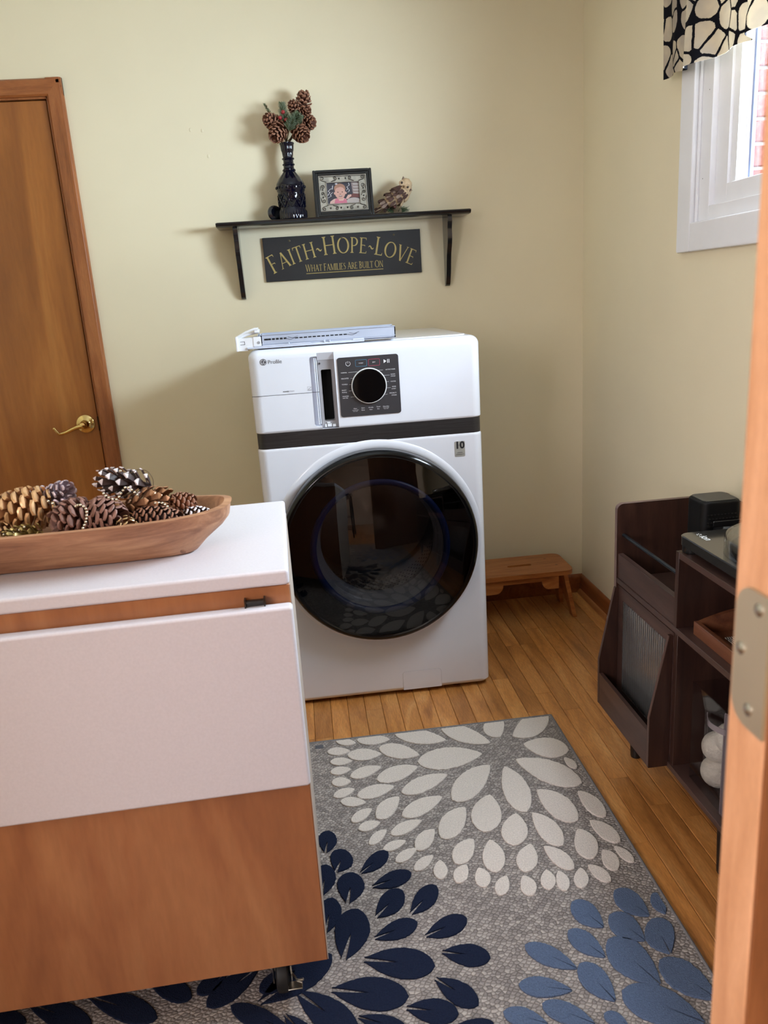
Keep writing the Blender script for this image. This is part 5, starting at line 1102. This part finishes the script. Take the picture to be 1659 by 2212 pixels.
def petal(row, kind, k):
    tx, ty_, bx_, by_, hx_, hy_ = row; rnd = random.Random(k*7+3); Tt = Vector((tx, ty_)); Bb = Vector((bx_, by_)); h = Vector((hx_, hy_)); n = 22
    def prof(s): # half width along tip(0) -> base(1)
        if kind == 'c': return max(.03, math.sin(math.pi*s**.82)**.72) if s < 1 else 0
        return max(.02, math.sin(math.pi*s**.78)**.75)
    Lp = []; Rp = []
    for i in range(n+1):
        s = i/n; f = prof(min(s, .985)) if 0 < s < 1 else .03; j = 1+rnd.uniform(-.03, .03); c = Tt.lerp(Bb, s)
        Lp.append(c+h*f*j); Rp.append(c-h*f*j)
    slit = kind != 'c'
    if slit:
        sl = []; 
        for i in range(8):
            s = 1.0-.50*i/7; w_ = (.15 if kind == 'n' else .05)*(1-i/7)**.6; c = Tt.lerp(Bb, s); sl.append((c+h*w_, c-h*w_))
        poly = [Tt]+Lp[1:n]+[a for a, _ in sl]+[b_ for _, b_ in reversed(sl)]+list(reversed(Rp[1:n]))
    else: poly = [Tt]+Lp[1:n]+[Bb]+list(reversed(Rp[1:n]))
    poly = [(min(RX1-.010, max(RX0+.01, p.x)), min(RY1-.010, p.y)) for p in poly]
    cx = sum(p[0] for p in poly)/len(poly); cy = sum(p[1] for p in poly)/len(poly)
    pin = [(p[0]+(cx-p[0])*.04, p[1]+(cy-p[1])*.04) for p in poly]
    m = MB(); N = len(poly); z1, z2 = RZ-.002, RZ+.0036
    vs = [(p[0], p[1], z1) for p in poly]+[(p[0], p[1], z2-.0012) for p in poly]+[(p[0], p[1], z2) for p in pin]
    fs = []
    for i in range(N):
        j = (i+1) % N; fs += [(i, j, j+N, i+N), (i+N, j+N, j+2*N, i+2*N)]
    m.add(vs, fs); m.add([(p[0], p[1], z2) for p in pin], [tuple(range(N))])
    me = m.mesh('petal', PM[kind], False, rug.off)
    return link('petal', me, rug.o)
for kd, LL in (('c', CREAM), ('n', NAVY), ('b', BLUE)):
    for k, row in enumerate(LL): petal(row, kd, k)
# petals on the part of the rug hidden by the cart and behind the camera
for (cx, cy, kd) in ((-1.62, -1.62, 'n'), (-.80, -2.45, 'b'), (-1.62, -2.65, 'c')):
    for rg, nn, r0, r1, hw in ((0, 8, .06, .17, .030), (1, 13, .19, .30, .032), (2, 18, .32, .40, .026)):
        for k in range(nn):
            a = 2*math.pi*(k+.5*rg)/nn; d = Vector((math.cos(a), math.sin(a))); b_ = Vector((cx, cy))+d*r0; t_ = Vector((cx, cy))+d*r1; hh = Vector((-d.y, d.x))*hw
            if kd == 'b' and t_.y > -2.15 or kd == 'b' and b_.y > -2.15: continue
            if kd == 'n' and (t_.x > -1.50 or t_.y < -1.80 or b_.x > -1.5 or b_.y < -1.8): continue
            if kd == 'c' and t_.y > -2.30: continue
            if t_.x > RX1-.03 or t_.x < RX0+.03: continue
            petal((t_.x, t_.y, b_.x, b_.y, hh.x, hh.y), kd, k)
rug.part('corner_mark', MB().rbox(-1.218, -1.193, -1.040, -1.022, RZ-.001, RZ+.001, .0005, 1), mat('corner_mark_grey', (84, 84, 90), .9))

# ------------------------------------------------------------------ window valance
M_val, nt, b = base_mat('valance_print')
tc = nt.nodes.new('ShaderNodeTexCoord'); mp_ = nt.nodes.new('ShaderNodeMapping'); nt.links.new(tc.outputs['UV'], mp_.inputs['Vector']); mp_.inputs['Scale'].default_value = (1, 1, 1)
nz = nt.nodes.new('ShaderNodeTexNoise'); nz.inputs['Scale'].default_value = 18; nt.links.new(mp_.outputs[0], nz.inputs['Vector'])
ad = nt.nodes.new('ShaderNodeVectorMath'); ad.operation = 'MULTIPLY_ADD'; nt.links.new(nz.outputs['Color'], ad.inputs[0]); ad.inputs[1].default_value = (.02, .02, 0); nt.links.new(mp_.outputs[0], ad.inputs[2])
vo = nt.nodes.new('ShaderNodeTexVoronoi'); vo.voronoi_dimensions = '2D'; vo.feature = 'DISTANCE_TO_EDGE'; vo.inputs['Scale'].default_value = 15.0; vo.inputs['Randomness'].default_value = .9; nt.links.new(ad.outputs[0], vo.inputs['Vector'])
fine = nt.nodes.new('ShaderNodeTexNoise'); fine.inputs['Scale'].default_value = 260; nt.links.new(mp_.outputs[0], fine.inputs['Vector'])
sm_ = nt.nodes.new('ShaderNodeMath'); sm_.operation = 'MULTIPLY_ADD'; nt.links.new(fine.outputs['Fac'], sm_.inputs[0]); sm_.inputs[1].default_value = .05; nt.links.new(vo.outputs['Distance'], sm_.inputs[2])
tone = noise(nt, mp_.outputs[0], 9, 3); creams = ramp(nt, tone, [(.35, lin((176, 164, 152))), (.65, lin((222, 206, 176)))])
v1 = nt.nodes.new('ShaderNodeTexVoronoi'); v1.voronoi_dimensions = '2D'; v1.feature = 'F1'; v1.inputs['Scale'].default_value = 15.0; v1.inputs['Randomness'].default_value = .9; nt.links.new(ad.outputs[0], v1.inputs['Vector'])
s2_ = nt.nodes.new('ShaderNodeMath'); s2_.operation = 'MULTIPLY_ADD'; nt.links.new(fine.outputs['Fac'], s2_.inputs[0]); s2_.inputs[1].default_value = -.06; nt.links.new(v1.outputs['Distance'], s2_.inputs[2])
mA = ramp(nt, sm_.outputs[0], [(.078, (0, 0, 0, 1)), (.09, (1, 1, 1, 1))]); mB_ = ramp(nt, s2_.outputs[0], [(.49, (1, 1, 1, 1)), (.505, (0, 0, 0, 1))])
msk = mixc(nt, 1.0, mA, mB_, 'MULTIPLY')
nt.links.new(mixc(nt, msk, lin((24, 24, 30)), creams), b.inputs['Base Color']); b.inputs['Roughness'].default_value = .9; b.inputs['Specular IOR Level'].default_value = .1
out = nt.nodes['Material Output']; tl = nt.nodes.new('ShaderNodeBsdfTranslucent'); tl.inputs['Color'].default_value = (.55, .5, .4, 1); nt.links.new(mixc(nt, msk, (.004, .004, .006, 1), (.6, .54, .44, 1)), tl.inputs['Color'])
ms = nt.nodes.new('ShaderNodeMixShader'); ms.inputs[0].default_value = .28; nt.links.new(b.outputs[0], ms.inputs[1]); nt.links.new(tl.outputs[0], ms.inputs[2]); nt.links.new(ms.outputs[0], out.inputs['Surface'])
va = Thing('window_valance', 'cream valance printed with black branching lines over the window', 'valance', (-.07, -1.66, 2.28))
vy0, vy1 = -.776, -2.35; ny, nz_ = 210, 16; V = []; UVs = []
def vx(s, f): # s along, f 0 bottom 1 top
    g_ = 1-.55*f
    return -.070+g_*(.026*math.sin(s*19+.4)+.014*math.sin(s*41+1.2)+.008*math.sin(s*7))
for i in range(ny+1):
    s = i/ny*1.574
    for j in range(nz_+1):
        f = j/nz_; z = 1.866-.028*min(1, s*2.2)+.006*math.sin(s*19+.4)*(1-f)+(2.285-1.85)*f
        x = vx(s, f)
        if s < .05: x = x+(0.0)*(1-s/.05)
        V.append((x, vy0-s, z)); UVs.append((s*1.25, f*.5))
F_ = [(i*(nz_+1)+j, (i+1)*(nz_+1)+j, (i+1)*(nz_+1)+j+1, i*(nz_+1)+j+1) for i in range(ny) for j in range(nz_)]
N0 = len(V); V2 = [(x-.0012, y, z) for x, y, z in V]
mb = MB(); mb.add(V, F_); mb.add(V2, [tuple(reversed(f)) for f in F_])
rim = [i*(nz_+1) for i in range(ny+1)]+[ny*(nz_+1)+j for j in range(1, nz_+1)]+[i*(nz_+1)+nz_ for i in range(ny-1, -1, -1)]+[j for j in range(nz_-1, 0, -1)]
mb.f += [(rim[k], rim[(k+1) % len(rim)], rim[(k+1) % len(rim)]+N0, rim[k]+N0) for k in range(len(rim))]; mb.m += [0]*len(rim)
me = mb.mesh('cloth', M_val, True, va.off); uvl = me.uv_layers.new(name='UVMap'); UU = UVs+UVs
for lp2 in me.loops: uvl.data[lp2.index].uv = UU[lp2.vertex_index]
link('cloth', me, va.o)
va.part('rod', MB().tube([(-.002, vy0-.012, 2.272), (-.062, vy0-.012, 2.272), (-.062, vy1+.012, 2.272), (-.002, vy1+.012, 2.272)], .006, 10), M_vinyl)

# ------------------------------------------------------------------ furniture of the room behind the camera (seen mirrored in the washer door)
M_stl = mat('stool_black', (14, 13, 13), .35)
bs = Thing('bar_table', 'tall black wooden table seen only as a reflection in the washer door', 'table', (-1.58, -4.10, 0))
bs.part('top', MB().rbox(-1.84, -1.32, -4.36, -3.84, 1.03, 1.055, .004, 2), M_stl)
for y in (-4.29, -3.91): bs.part('apron', MB().box(-1.78, -1.38, y-.009, y+.009, .95, 1.03), M_stl)
for sx in (-1, 1):
    for sy in (-1, 1): bs.part('leg', MB().tube([(-1.58+sx*.24, -4.10+sy*.24, 0), (-1.58+sx*.20, -4.10+sy*.20, 1.03)], .020, 8), M_stl)
for z, k in ((.20, .232), (.50, .220)):
    for a, b_ in (((-1, -1), (1, -1)), ((1, -1), (1, 1)), ((1, 1), (-1, 1)), ((-1, 1), (-1, -1))):
        bs.part('rung', MB().tube([(-1.58+a[0]*k, -4.10+a[1]*k, z), (-1.58+b_[0]*k, -4.10+b_[1]*k, z)], .011, 8), M_stl)
